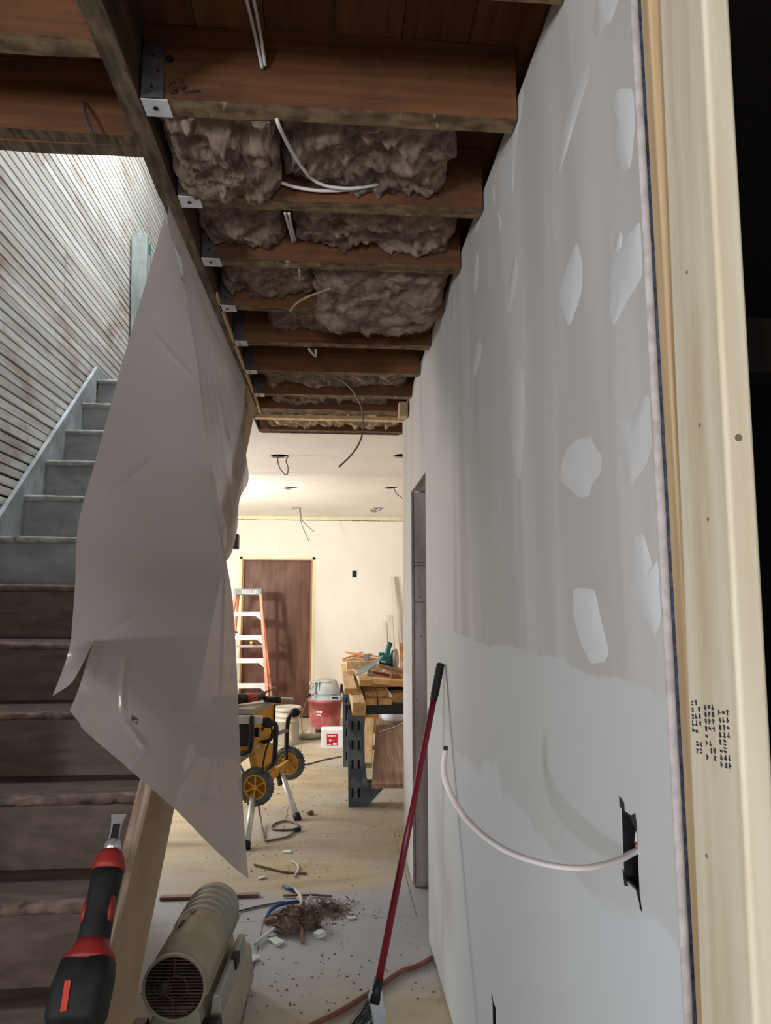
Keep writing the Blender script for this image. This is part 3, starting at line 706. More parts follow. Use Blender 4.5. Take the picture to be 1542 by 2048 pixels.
# ceiling panels with round can holes
ceil = sroot('ceiling_far', 'pale drywall ceiling with round cut-outs for lights', (0, 6.5, 2.66))
CANS = [(-.43, 5.41), (-.432, 6.965), (-.44, 8.48), (.594, 6.86), (.559, 8.40), (.55, 5.32)]
def panel(x0, x1, y0, y1, z0=2.66, z1=2.673):
    o = MB().box((x0, y0, z0), (x1, y1, z1)).obj('drywall_panel', 'far_ceiling', ceil)
    hs = [c for c in CANS if x0 < c[0] < x1 and y0 < c[1] < y1]
    if hs:
        for (cx, cy) in hs:
            cut = MB().cyl((cx, cy, 2.6), (cx, cy, 2.75), .078, 32).obj('cut', 'black')
            md = o.modifiers.new('b', 'BOOLEAN'); md.operation = 'DIFFERENCE'; md.object = cut; md.solver = 'EXACT'
            dg = bpy.context.evaluated_depsgraph_get(); me = bpy.data.meshes.new_from_object(o.evaluated_get(dg))
            o.modifiers.clear(); o.data = me; bpy.data.objects.remove(cut)
    return o
panel(-3.2, 2.0, 4.622, 6.092); panel(-3.2, 2.0, 6.101, 6.188); panel(-3.2, 2.0, 6.197, 7.658); panel(-3.2, 2.0, 7.667, 9.25)
MB().box((-3.2, 4.0, 2.66), (-.515, 4.62, 2.673)).obj('drywall_panel', 'far_ceiling', ceil)
MB().box((-3.2, 4.622, 2.80), (2.0, 9.3, 2.83)).obj('cavity_board', 'dark_board', ceil)
MB().box((-.50, 4.6175, 2.655), (.45, 4.630, 2.663)).obj('torn_edge', 'insul', ceil)

# ---- front room shell around the camera
wb = struct(MB().box((-2.7, -3.1, 0), (-1.05, -3.0, 2.87)).box((.35, -3.1, 0), (2.4, -3.0, 2.87)).box((-1.05, -3.1, 0), (.35, -3.0, .85)).box((-1.05, -3.1, 2.25), (.35, -3.0, 2.87)).obj('wall_back', 'dark_board'))
struct(MB().box((-1.05, -3.09, .85), (-1.0, -3.01, 2.25)).box((.30, -3.09, .85), (.35, -3.01, 2.25)).box((-1.0, -3.09, .85), (.30, -3.01, .9)).box((-1.0, -3.09, 2.2), (.30, -3.01, 2.25)).obj('fill_window_4', 'glass_frame'))  # unseen window frame added round the fill light
wf = MB().box((-2.7, -3.0, 0), (-2.6, -2.1, 2.87)).box((-2.7, -1.0, 0), (-2.6, 1.0, 2.87)).box((-2.7, -2.1, 0), (-2.6, -1.0, .95)).box((-2.7, -2.1, 2.45), (-2.6, -1.0, 2.87))
struct(wf.obj('wall_front_left', 'plaster'))
w1 = MB().box((-2.69, -2.1, .95), (-2.61, -2.05, 2.45)).box((-2.69, -1.05, .95), (-2.61, -1.0, 2.45)).box((-2.69, -2.05, .95), (-2.61, -1.05, 1.0)).box((-2.69, -2.05, 2.4), (-2.61, -1.05, 2.45)).box((-2.67, -2.05, 1.68), (-2.63, -1.05, 1.72))
struct(w1.obj('window_1', 'glass_frame'))
struct(MB().box((-2.7, 1.0, 0), (-1.42, 1.1, 2.87)).obj('wall_front_return', 'plaster'))
struct(MB().box((2.3, -3.0, 0), (2.4, 4.31, 2.87)).obj('wall_side_room', 'dark_board'))  # side room walls coloured almost black to draw it as unlit
struct(MB().box((.5585, 4.20, 0), (2.3, 4.305, 2.87)).obj('wall_side_room_end', 'dark_board'))
br = MB().box((.60, 2.2, 2.30), (2.3, 2.32, 2.5)).obj('side_room_beam', 'dark_board'); struct(br)

# ================================================================== OBJECTS
# ---- hanging poly sheet
def resample(ctrl, n):
    pts = smoothpath(ctrl, 10); L = [0]
    for a, b in zip(pts, pts[1:]): L.append(L[-1] + (b - a).length)
    out = []
    for i in range(n + 1):
        d = L[-1] * i / n; k = 0
        while k < len(L) - 2 and L[k + 1] < d: k += 1
        t = (d - L[k]) / max(L[k + 1] - L[k], 1e-9); out.append(pts[k].lerp(pts[k + 1], min(max(t, 0), 1)))
    return out
EL = [(-0.5, 1.905, 2.612), (-0.546, 1.885, 2.364), (-0.593, 1.855, 2.103), (-0.63, 1.825, 1.873), (-0.655, 1.8, 1.697), (-0.653, 1.8, 1.544), (-0.654, 1.8, 1.403)]
ER_top = [(-0.496, 1.905, 2.609), (-0.482, 1.95, 2.554), (-0.462, 2.05, 2.428), (-0.44, 2.2, 2.202), (-0.425, 2.27, 2.025), (-0.41, 2.31, 1.893), (-0.36, 2.34, 1.642)]
ER_low = [(-0.36, 2.34, 1.642), (-0.329, 2.3, 1.508), (-0.306, 2.24, 1.35), (-0.271, 2.14, 1.063), (-0.244, 2.06, 0.874), (-0.223, 2.02, 0.745)]
HEM = [(-0.633, 1.76, 1.24), (-0.61, 1.765, 1.211), (-0.596, 1.77, 1.189), (-0.495, 1.8, 1.089), (-0.395, 1.86, 0.976), (-0.316, 1.93, 0.866), (-0.257, 1.99, 0.783), (-0.223, 2.02, 0.745)]
CREASES = [((-0.521, 1.84, 1.933), (-0.634, 1.8, 1.734), .0042, .0045), ((-0.539, 1.8, 1.369), (-0.523, 1.8, 1.21), .005, .006), ((-0.523, 1.8, 1.21), (-0.466, 1.82, 1.126), .006, .005), ((-0.466, 1.82, 1.126), (-0.5, 1.8, 1.089), .005, .004),
           ((-0.533, 1.93, 2.279), (-0.443, 2.15, 2.206), .006, .005), ((-0.437, 1.9, 1.628), (-0.463, 1.88, 1.593), .004, .003), ((-0.313, 2.2, 1.307), (-0.361, 2, 1.249), .004, .003), ((-0.602, 1.8, 1.402), (-0.532, 1.82, 1.474), .006, .004), ((-0.322, 2, 1.013), (-0.304, 2, 0.96), .004, .004)]
def wr_near(p):
    q = p.copy()
    q.y += .012 * noise.noise(Vector((p.x * 3, p.z * 1.2, 2))) + .004 * noise.noise(Vector((p.x * 10, p.z * 3.5, 7)))
    for (c0, c1, wd, am) in CREASES:
        cx, cz, ex, ez = c0[0], c0[2], c1[0], c1[2]
        a = Vector((cx, cz)); b = Vector((ex, ez)); d = b - a; v = Vector((p.x, p.z)) - a
        t = max(0, min(1, v.dot(d) / d.length_squared)); ds = (v - d * t).length
        q.y -= am * math.exp(-(ds / wd) ** 2) * min(1, 6 * t * (1 - t) + .1)
    return q
sm = MB(); NA, NC = 170, 120
L_ = resample(EL, NA); Rr = resample(ER_top + ER_low[1:4], NA)
# right edge points that match the left edge heights
def at_frac(path, f):
    i = f * (len(path) - 1); k = min(int(i), len(path) - 2); return path[k].lerp(path[k + 1], i - k)
full_r = resample(ER_top + ER_low[1:], 200)
zsplit = 0.66
def bulge(p, s, am):
    q = p.copy(); q.y -= am * math.sin(math.pi * s); return wr_near(q)
rows = []; base = []
for i in range(NA + 1):
    a = L_[i]; b = at_frac(full_r, zsplit * i / NA)
    f = i / NA; am = .045 * f * f * (3 - 2 * f)
    br_ = [a.lerp(b, k / NC) for k in range(NC + 1)]; base.append(br_)
    rows.append([bulge(p, k / NC, am) for k, p in enumerate(br_)])
sm.grid(rows)
# below the tear
last = base[-1]; k0 = int(NC * .13); NB = 90
hem = resample(HEM, NC - k0); rt = [at_frac(full_r, zsplit + (1 - zsplit) * j / NB) for j in range(NB + 1)]
tear = resample([last[k0], (-0.607, 1.785, 1.34), (-0.62, 1.775, 1.286), (-0.633, 1.76, 1.24)], NB)
lower = []
for j in range(NB + 1):
    f = j / NB; row = []
    for k in range(NC - k0 + 1):
        s = k / (NC - k0)
        c = last[k0 + k] * (1 - f) + hem[k] * f + tear[j] * (1 - s) + rt[j] * s - (last[k0] * (1 - s) * (1 - f) + last[-1] * s * (1 - f) + hem[0] * (1 - s) * f + hem[-1] * s * f)
        row.append(bulge(c, (k0 + k) / NC, .045 * (1 + math.cos(math.pi * f)) / 2))
    lower.append(row)
last = rows[-1]
nb = len(sm.f); sm.grid(lower)
ncol = NC - k0
for jj in range(57, 61):
    for kk_ in range(29, 33):
        if (jj + kk_) % 5: sm.f[nb + jj * ncol + kk_] = None
sm.f = [q for q in sm.f if q is not None]
# the little flap left of the tear
tip = Vector((-0.684, 1.78, 1.272)); flap = []
ledge = resample([last[0], (-0.662, 1.795, 1.357), (-0.674, 1.785, 1.307), tip], 12); redge = resample([last[k0], (-0.622, 1.78, 1.337), (-0.639, 1.775, 1.303), (-0.66, 1.775, 1.287), tip], 12)
for j in range(13): flap.append([ledge[j].lerp(redge[j], k / 6) for k in range(7)])
sm.grid(flap)
# far half running along the beam, crumpled
far_edge = [(-0.47, 3.673, 2.591), (-0.462, 3.494, 2.425), (-0.455, 3.489, 2.279), (-0.452, 3.612, 2.184), (-0.452, 3.583, 2.117), (-0.452, 3.298, 1.99), (-0.452, 3.242, 1.838), (-0.45, 3.075, 1.718), (-0.45, 2.939, 1.676)]
far0 = Vector(far_edge[0]); crease = resample(ER_top, 60); fe = resample(far_edge, 60); rows = []
for i in range(61):
    f = i / 60; row = []
    for k in range(49):
        t = k / 48; p = crease[i].lerp(fe[i], t)
        if i == 0: p = Vector((-.492 + .02 * t, 1.905 + t * (far0.y - 1.905), 2.664))
        am = math.sin(math.pi * min(1, t * 1.0)) * min(1, f * 5)
        p.x += 1.5 * am * (.030 * noise.noise(Vector((p.y * 2.6, p.z * 1.2, 4))) + .016 * noise.noise(Vector((p.y * 9, p.z * 2.0, 9))) + .012 * abs(noise.noise(Vector((p.y * 5 + p.z * 6, p.z * 3, 1)))) * 2 - .02)
        p.y += am * .015 * noise.noise(Vector((p.y * 3, p.z * 5, 8)))
        if p.x < -.460 and i > 3: p.x = -.460 + .15 * (p.x + .460)
        if p.z > 2.655: p.z = 2.655
        row.append(p)
    rows.append(row)
sm.grid(rows)
sheet = sm.obj('plastic_sheet', 'poly_sheet', smooth=True)
bm = bmesh.new(); bm.from_mesh(sheet.data); bmesh.ops.remove_doubles(bm, verts=bm.verts, dist=2e-4); bm.to_mesh(sheet.data); bm.free()
tag(sheet, 'large torn translucent plastic sheet hanging from the stair beam', 'plastic sheet')

# ---- leaning grey post on the landing
np_ = thing('grey_post', 'short grey painted post leaning against the lath wall above the stairs', 'post', (-1.29, 4.4, 2.744))
a = Vector((-1.361, 4.5, 3.174)); b = Vector((-1.408, 4.36, 3.912)); a.x = -1.29; b.x = -1.29; a.z = 2.746
MB().bar(a, b, .085, .10, (1, 0, 0)).obj('shaft', 'newel', np_, bevel=.004)
dd = (b - a)
MB().bar(a + dd * .02 + Vector((.0525, .02, 0)), a + dd * .98 + Vector((.0525, .02, 0)), .03, .008, (1, 0, 0)).obj('moulding', 'newel', np_, bevel=.002)
MB().bar(a + dd * .90 + Vector((.0545, .012, 0)), a + dd * .955 + Vector((.0545, .012, 0)), .022, .006, (1, 0, 0)).obj('green_mark', 'teal', np_)

# ---- oscillating multi tool on the stairs
mt = thing('multi_tool', 'red and black cordless multi tool lying on the lower stairs', 'power tool', (-.60, 1.42, .42))
T0 = Vector((-0.461, 1.43, 0.773)); T1 = Vector((-0.467, 1.63, 1.022))
D = (T1 - T0); Lm = D.length; D.normalize(); side = D.cross(Vector((0, -1, .25))).normalized(); nrm = side.cross(D).normalized()
def tl(s, x, n): return T0 + D * s * Lm + side * x + nrm * n
def ring_loft(secs, n=16, pw=2.6):
    m = MB(); vs = []; fs = []
    for (s, cx, cn, rx, rn) in secs:
        for k in range(n):
            a = 2 * math.pi * k / n; c, q = math.cos(a), math.sin(a)
            c = math.copysign(abs(c) ** (2 / pw), c); q = math.copysign(abs(q) ** (2 / pw), q)
            vs.append(tl(s, cx + rx * c, cn + rn * q))
    for i in range(len(secs) - 1):
        for k in range(n):
            a, b = i * n + k, i * n + (k + 1) % n; fs.append((a, b, b + n, a + n))
    fs += [tuple(reversed(range(n))), tuple(range((len(secs) - 1) * n, len(secs) * n))]
    return m.add(vs, fs)
ring_loft([(.25, 0, 0, .029, .030), (.27, 0, 0, .030, .031), (.45, 0, 0, .028, .029), (.60, 0, 0, .030, .031), (.665, 0, 0, .031, .031)]).obj('grip', 'rubber_black', mt, smooth=True)
ring_loft([(.665, 0, 0, .032, .032), (.70, 0, 0, .032, .033), (.75, .0, 0, .027, .030), (.785, 0, 0, .022, .026)]).obj('gear_case', 'tool_red', mt, smooth=True)
ring_loft([(.15, 0, 0, .048, .042), (.18, 0, 0, .047, .041), (.22, 0, 0, .036, .036), (.265, 0, 0, .030, .031)]).obj('tail', 'tool_red', mt, smooth=True)
for sx in (-1, 1):
    ring_loft([(.36, sx * .024, .010, .006, .010), (.42, sx * .025, .010, .007, .012), (.50, sx * .023, .012, .005, .009)], 10).obj('red_panel', 'tool_red', mt, smooth=True)
bat = ring_loft([(-.15, -.002, 0, .046, .044), (-.12, -.002, 0, .050, .048), (.03, -.002, 0, .051, .049), (.07, 0, 0, .050, .046), (.155, 0, 0, .047, .041)], 20, 4.5).obj('battery', 'rubber_black', mt, smooth=True)
MB().bar(tl(-.115, -.012, .049), tl(.03, -.016, .049), .011, .004, nrm).obj('red_stripe', 'bright_red', bat)
ring_loft([(.78, 0, .004, .018, .018), (.83, 0, .006, .018, .016), (.86, 0, .006, .012, .012)], 16, 2).obj('clamp', 'steel', mt, smooth=True)
bl = MB(); pr_ = [(.82, -.014), (.92, -.011), (.99, -.014), (1.03, -.017), (1.03, .017), (.99, .012), (.92, .009), (.82, .014)]
bl.prism([tl(s, x, .006) for s, x in pr_], nrm * .002); bl.obj('blade', 'steel', mt)
MB().prism([tl(s, x, .0082) for s, x in ((.86, -.008), (.965, -.008), (.965, .007), (.86, .008))], nrm * .001).obj('blade_marking', 'rubber_black', mt)

# ---- torpedo heater
ht = thing('torpedo_heater', 'beige cylindrical torpedo heater with dark grille under the stairs', 'heater', (-.47, 2.65, 0))
F0 = Vector((-0.484, 2.37, 0.3)); B0 = Vector((-0.449, 2.91, 0.312))
ax = (B0 - F0); HL = ax.length; ax.normalize(); ux = ax.cross(Vector((0, 0, 1))).normalized(); uz = ux.cross(ax).normalized()
def hp(s, x, z): return F0 + ax * s + ux * x + uz * z
RB = .097
MB().lathe([(RB - .003, 0), (RB, .004), (RB, .30)], F0, ax, 48, cap=False).obj('barrel', 'heater_tan', ht, smooth=True)
ribs = [(RB, .30)]
for q in range(5):
    s = .305 + q * .045
    ribs += [(RB, s), (RB + .004, s + .008), (RB + .004, s + .016), (RB - .001, s + .024), (RB - .001, s + .04)]
ribs += [(RB - .002, HL), (RB - .016, HL + .012), (RB - .018, HL)]
MB().lathe(ribs, F0, ax, 48, cap=False).obj('ribbed_shell', 'heater_grey', ht, smooth=True)
MB().lathe([(RB - .012, HL - .05), (.0005, HL - .06)], F0, ax, 32, cap=False).obj('combustion_plate', 'metal_dark', ht)
MB().lathe([(RB + .003, -.006), (RB + .004, .004), (RB - .004, .006), (RB - .005, -.006), (RB + .003, -.006)], F0, ax, 48, cap=False).obj('front_rim', 'heater_tan', ht, smooth=True)
MB().lathe([(RB - .006, .05), (.0005, .05)], F0, ax, 40, cap=False).obj('fan_back', 'black', ht)
gr = sl_root = None
for q in range(19):
    z = -.088 + q * .0098; hw = math.sqrt(max((RB - .006) ** 2 - z * z, 1e-6))
    MB().bar(hp(.002, -hw, z), hp(.002, hw, z), .005, .0035, uz).obj('grille_slat', 'grille', ht)
g2 = MB().bar(hp(-.003, 0, .03), hp(-.003, 0, .088), .003, .003, ux).bar(hp(-.003, 0, -.088), hp(-.003, 0, -.03), .003, .003, ux)
for rr in (.036,): g2.tube([hp(-.003, rr * math.cos(t / 24 * 6.2832) + .006, rr * math.sin(t / 24 * 6.2832)) for t in range(25)], .0014, 6)
g2.tube([hp(-.003, .026 * math.cos(t / 24 * 6.2832) - .036, .022 * math.sin(t / 24 * 6.2832)) for t in range(25)], .0014, 6)
g2.obj('grille_ring', 'grille', ht)
MB().lathe([(.020, -.004), (.020, .03), (.026, .05)], hp(0, -.038, -.003), ax, 20).obj('motor_cap', 'galv_dark', ht, smooth=True)
hd = MB()
for (s, x, w_, l_) in ((.215, -.036, .022, .05), (.285, -.016, .008, .03)):
    zz = math.sqrt(RB * RB - x * x)
    MB().bar(hp(s - l_ / 2, x, zz - .004), hp(s + l_ / 2, x, zz - .004), w_, .012, uz).obj('handle_slot', 'black', ht)
hb_ = MB().tube(smoothpath([hp(.19, -.05, .085), hp(.20, -.05, .100), hp(.24, -.045, .106), hp(.28, -.035, .104), hp(.30, -.03, .096)], 5), .004, 8)
hb_.obj('handle_tab', 'heater_grey', ht, smooth=True)
for sx in (-1, 1):
    MB().bar(hp(.0, sx * (RB + .002), -.02), hp(HL, sx * (RB + .002), -.02), .012, .004, uz).obj('seam_flange', 'heater_tan', ht)
def hbox(s0, s1, x0, x1, z0, z1, taper=0.0):
    m = MB(); vs = []
    for s in (s0, s1):
        for (x, z) in ((x0 + taper, z1), (x1 - taper, z1), (x1, z0), (x0, z0)):
            q = F0 + ax * s + ux * x; vs.append((q.x, q.y, z))
    return m.add(vs, [(0, 1, 2, 3), (7, 6, 5, 4), (0, 4, 5, 1), (1, 5, 6, 2), (2, 6, 7, 3), (3, 7, 4, 0)])
hbox(.03, .56, -.085, .085, .165, .22, .02).obj('saddle', 'heater_tan', ht, bevel=.006)
hbox(.05, .60, -.12, .155, .022, .165, .02).obj('fuel_tank', 'heater_tan', ht, bevel=.02, seg=4)
hbox(.08, .50, .095, .135, .166, .235, .008).obj('control_box', 'heater_grey', ht, bevel=.006)
hbox(.30, .36, .112, .136, .20, .237).obj('switch_recess', 'black', ht)
hbox(-.01, .045, -.13, -.085, .0, .19).obj('foot', 'black_plastic', ht, bevel=.006)
hbox(-.01, .045, .085, .145, .0, .19).obj('foot', 'black_plastic', ht, bevel=.006)
hbox(.53, .58, -.11, -.07, .0, .03).obj('foot', 'black_plastic', ht, bevel=.004)
hbox(.53, .58, .09, .13, .0, .03).obj('foot', 'black_plastic', ht, bevel=.004)

# ---- broom
br = thing('broom', 'dark red handled angle broom leaning on the drywall', 'broom', (.15, 2.5, 0))
bt = Vector((.4265, 2.715, 1.262)); bf = Vector((0.165, 2.447, 0.25)); bdv = (bf - bt).normalized()
MB().tube([bt + bdv * .135, bf], .0125, 16).obj('handle', 'broom_red', br, smooth=True)
gs = []; grs = []
for i in range(28):
    gs.append(bt + bdv * (.145 * i / 27)); grs.append(.0155 + (.0012 if i % 3 == 1 else 0) if 0 < i < 24 else (.012 if i == 0 else .0145))
MB().tube(gs, .015, 16, rs=grs).obj('grip', 'rubber_black', br, smooth=True)
MB().tube([bf - bdv * .012, bf + bdv * .06], .0165, 16, rs=[.0150, .0175]).obj('collar', 'black_plastic', br, smooth=True)
hx = [bf + bdv * .02 + Vector((-.018, -.012, 0)), bf + bdv * .02 + Vector((.016, -.012, 0)), Vector((bf.x + .022, bf.y - .014, .15)), Vector((bf.x + .024, bf.y - .006, .06)), Vector((bf.x - .012, bf.y - .006, .055)), Vector((bf.x - .022, bf.y - .014, .15)), Vector((bf.x - .034, bf.y - .012, .205))]
MB().prism(hx, (0, .034, 0)).obj('head', 'broom_grey', br, bevel=.006, seg=3)
bs = MB(); random.seed(9)
for i in range(150):
    t = random.random(); sx_ = bf.x - .030 + .05 * t; top = Vector((sx_, bf.y + random.uniform(-.012, .018), .20 - .14 * t))
    end = Vector((bf.x - .175 + .19 * t + random.uniform(-.02, .02), bf.y - .03 + random.uniform(-.02, .05), .003))
    mid = top.lerp(end, .5) + Vector((-.006, 0, .006)); bs.tube([top, mid, end], .0009, 4)
bo = bs.obj('bristles', 'bristle', br); bo['kind'] = 'stuff'

# ---- air hose
tag(MB().tube(smoothpath([(.436, 3.085, .011), (.36, 3.02, .011), (0.289, 2.982, 0.011), (0.169, 2.854, 0.011), (0.043, 2.733, 0.011), (-0.064, 2.649, 0.011), (-.12, 2.56, .011), (-.16, 2.2, .011), (-.14, 1.7, .011)], 8), .0095, 10).obj('air_hose', 'hose', smooth=True), 'thin rust-brown hose running across the floor behind the broom', 'hose')

# ---- wall boxes and cable
def wall_box(label, y0, y1, z0, z1, tabs):
    t = thing('electrical_box', label, 'electrical box', (WX, (y0 + y1) / 2, z0))
    d = .055; x0 = WX + .001; b = MB()
    b.box((x0 + d, y0, z0), (x0 + d + .002, y1, z1)).box((x0, y0, z0), (x0 + d, y0 + .002, z1)).box((x0, y1 - .002, z0), (x0 + d, y1, z1)).box((x0, y0, z0), (x0 + d, y1, z0 + .002)).box((x0, y0, z1 - .002), (x0 + d, y1, z1))
    b.obj('box', 'metal_dark', t)
    for p in tabs: MB().prism([(WX - .0012, a, c) for a, c in p], (.0010, 0, 0)).obj('ear', 'metal_dark', t)
    return t
eb = wall_box('open dark switch box in the drywall with a white cable sticking out', 1.012, 1.064, 1.088, 1.186,
              [[(1.066, 1.19), (1.066, 1.205), (1.050, 1.200), (1.050, 1.186)], [(1.010, 1.09), (1.010, 1.068), (1.003, 1.064), (1.022, 1.09)], [(1.066, 1.10), (1.048, 1.082), (1.060, 1.078)], [(1.030, 1.186), (1.012, 1.196), (1.008, 1.17)]])
MB().tube(smoothpath([(.49, 1.035, 1.15), (.452, 1.032, 1.145), (.47, 1.03, 1.11), (.485, 1.025, 1.10)], 5), .004, 8).obj('copper_wire', 'copper', eb, smooth=True)
MB().tube(smoothpath([(.485, 1.05, 1.17), (.46, 1.045, 1.16), (.455, 1.04, 1.13)], 5), .003, 8).obj('white_wire', 'cable_white', eb, smooth=True)
wall_box('low dark outlet box in the drywall near the floor', 1.945, 1.985, .31, .43, [[(1.985, .43), (1.985, .445), (1.975, .44), (1.97, .43)]])
cp = [(.478, 1.02, 1.148), (.44, 1.012, 1.143), (.40, .982, 1.142), (.34, .957, 1.143), (.29, .983, 1.142), (.25, 1.047, 1.142), (.22, 1.135, 1.153), (.2, 1.187, 1.183), (.19, 1.191, 1.219), (.193, 1.186, 1.253)]
wc = thing('wall_cable', 'white electrical cable curving out of the switch box', 'cable', (.44, 1.012, 1.143))
MB().tube(smoothpath(cp, 8), .0062, 12, flat=.62).obj('sheath', 'cable_sheath', wc, smooth=True)
MB().tube([(.193, 1.186, 1.252), (.1935, 1.185, 1.2585)], .0038, 8).obj('cut_end', 'metal_dark', wc)

# ---- ceiling cables
def cab(label, pts, r=.0042, mat='cable_white', name='ceiling_cable', grp=None):
    return tag(MB().tube(smoothpath(pts, 8), r, 8).obj(name, mat, smooth=True), label, 'cable', grp)
cab('left white cable of the pair running down to the nearest joist', [(-.222, 1.30, 2.866), (-0.21, 1.42, 2.869), (-0.194, 1.455, 2.816), (-0.18, 1.489, 2.76)])
cab('right white cable of the pair running down to the nearest joist', [(-.202, 1.30, 2.866), (-0.194, 1.42, 2.871), (-0.181, 1.452, 2.814), (-0.173, 1.489, 2.766)])
cab('white cable looping steeply under the nearest insulation', [(-0.15, 1.545, 2.681), (-0.141, 1.56, 2.66), (-0.118, 1.68, 2.681), (-0.078, 1.8, 2.696), (-0.034, 1.84, 2.695), (0.039, 1.85, 2.696), (0.112, 1.86, 2.717), (0.186, 1.86, 2.74)], .005)
cab('white cable sagging along the second joist face', [(-0.196, 1.85, 2.725), (-0.17, 1.855, 2.712), (-0.121, 1.86, 2.699), (-0.049, 1.863, 2.693), (0.039, 1.866, 2.703), (0.142, 1.868, 2.73)], .005)
cab('left short white cable between second and third joists', [(-0.156, 1.95, 2.671), (-0.155, 2.1, 2.716), (-0.149, 2.237, 2.737)], .0045)
cab('right short white cable between second and third joists', [(-0.144, 1.95, 2.671), (-0.146, 2.1, 2.716), (-0.142, 2.237, 2.743)], .0045)
cab('short pale cable crossing the third bay', [(-0.131, 2.32, 2.681), (-0.136, 2.45, 2.719), (-0.143, 2.612, 2.753)], .005)
cab('short bent cable stub on the sixth joist', [(-0.121, 3.07, 2.67), (-0.099, 3.36, 2.742), (-0.092, 3.1, 2.678)], .006)
cab('thin white cable stub against the first insulation', [(-0.169, 1.556, 2.672), (-0.173, 1.62, 2.684), (-0.193, 1.84, 2.727)], .004, 'cable_grey')
tag(MB().tube(smoothpath([(0.001, 3.6, 2.718), (0.056, 3.6, 2.685), (0.102, 3.6, 2.636), (0.143, 3.6, 2.558), (0.157, 3.6, 2.466), (0.144, 3.6, 2.375), (0.102, 3.6, 2.297), (0.027, 3.6, 2.219)], 8), .0075, 10, flat=.6).obj('hanging_cable', 'cable_grey', smooth=True), 'grey brown cable hanging in a curve below the joists', 'cable')
# can light wires
def cw(label, pts):
    cab(label, pts, .0048, 'wire_grey', 'light_wire', 'wires left for ceiling lights')
cw('grey wire loop hanging from the nearest ceiling hole', [(-.455, 5.41, 2.798), (-0.446, 5.41, 2.61), (-0.405, 5.41, 2.529), (-0.373, 5.41, 2.513), (-0.366, 5.41, 2.57), (-0.383, 5.41, 2.623), (-0.364, 5.41, 2.664)])
cw('long thin wire hanging from the farthest left ceiling hole', [(-.43, 8.48, 2.798), (-0.414, 8.48, 2.579), (-0.388, 8.48, 2.454), (-0.298, 8.48, 2.249)])
cw('short thin wire hanging from the farthest left ceiling hole', [(-.42, 8.47, 2.798), (-0.395, 8.47, 2.54), (-0.338, 8.47, 2.459), (-0.238, 8.47, 2.373)])
cw('straight wire hanging toward the wall from the middle right ceiling hole', [(.60, 6.86, 2.798), (0.625, 6.86, 2.629), (0.697, 6.86, 2.558), (0.738, 6.86, 2.527)])
cw('curled wire at the farthest right ceiling hole', [(.56, 8.40, 2.798), (0.528, 8.4, 2.647), (0.459, 8.4, 2.64), (0.503, 8.4, 2.615), (0.578, 8.4, 2.641), (0.634, 8.4, 2.686), (0.578, 8.4, 2.672)])

# ---- far wall box
fb = thing('wall_box', 'small dark empty outlet box high on the far wall', 'electrical box', (.285, 9.245, 1.83))
MB().box((.262, 9.2475, 1.838), (.322, 9.2495, 1.927)).obj('hole', 'metal_dark', fb)
MB().box((.246, 9.246, 1.83), (.260, 9.2495, 1.935)).box((.3235, 9.246, 1.83), (.334, 9.2495, 1.935)).box((.246, 9.246, 1.93), (.334, 9.2495, 1.94)).box((.246, 9.246, 1.822), (.334, 9.2495, 1.835)).obj('rim', 'chalk_white', fb)

# ---- step ladder
ld = thing('step_ladder', 'orange fiberglass stepladder with metal steps in front of the door', 'ladder', (-.98, 8.5, 0))
tz = 1.665; yt = 8.62
MB().box((-1.205, yt - .06, 1.592), (-.872, yt + .14, 1.668)).obj('cap', 'ladder_cap', ld, bevel=.008)
text_mesh('KELLER', .060, 'white_ink', 'cap_lettering', ld, (-1.015, yt - .0608, 1.628), (1, 0, 0), (0, 0, 1))
ra0 = Vector((-.885, yt - .03, 1.592)); ra1 = Vector((-.712, yt - .33, 0)); la0 = Vector((-1.192, yt - .03, 1.592)); la1 = Vector((-1.365, yt - .33, 0))
for p, q in ((ra0, ra1), (la0, la1)): MB().bar(p, q, .032, .075, (0, -1, 0)).obj('front_rail', 'fiberglass', ld, bevel=.003)
for p, q in ((Vector((-.90, yt + .11, 1.592)), Vector((-.74, yt + .56, 0))), (Vector((-1.177, yt + .11, 1.592)), Vector((-1.337, yt + .56, 0)))): MB().bar(p, q, .026, .05, (0, -1, 0)).obj('rear_rail', 'fiberglass', ld, bevel=.003)
for z in ((-1.024, 8.55, 1.36)[2], (-1.011, 8.5, 1.079)[2], (-0.998, 8.45, 0.81)[2], (-0.984, 8.4, 0.523)[2], .10):
    f = (1.592 - z) / 1.592; a = la0.lerp(la1, f); b = ra0.lerp(ra1, f)
    s = MB().box((a.x + .014, a.y - .042, z - .028), (b.x - .014, a.y + .038, z + .026)).obj('step', 'alu', ld, bevel=.005)
    MB().add([(b.x - .07, a.y - .038, z - .028), (b.x - .014, a.y - .038, z - .028), (b.x - .012, a.y - .038, z - .075)], [(0, 1, 2)]).prism([(b.x - .07, a.y - .0375, z - .028), (b.x - .014, a.y - .0375, z - .028), (b.x - .012, a.y - .0375, z - .075)], (0, .003, 0)).obj('knee_brace', 'alu', ld)
for z in (.45, .95, 1.35):
    f = (1.592 - z) / 1.592
    MB().bar((-1.177 - .16 * f, yt + .11 + .45 * f, z), (-.90 + .16 * f, yt + .11 + .45 * f, z), .02, .03).obj('rear_bar', 'alu', ld)
for sx, x in ((-1, -1.21), (1, -.865)): MB().bar((x, yt - .12, 1.15), (x - .02 * sx, yt + .22, 1.13), .004, .02).obj('spreader', 'metal_dark', ld)

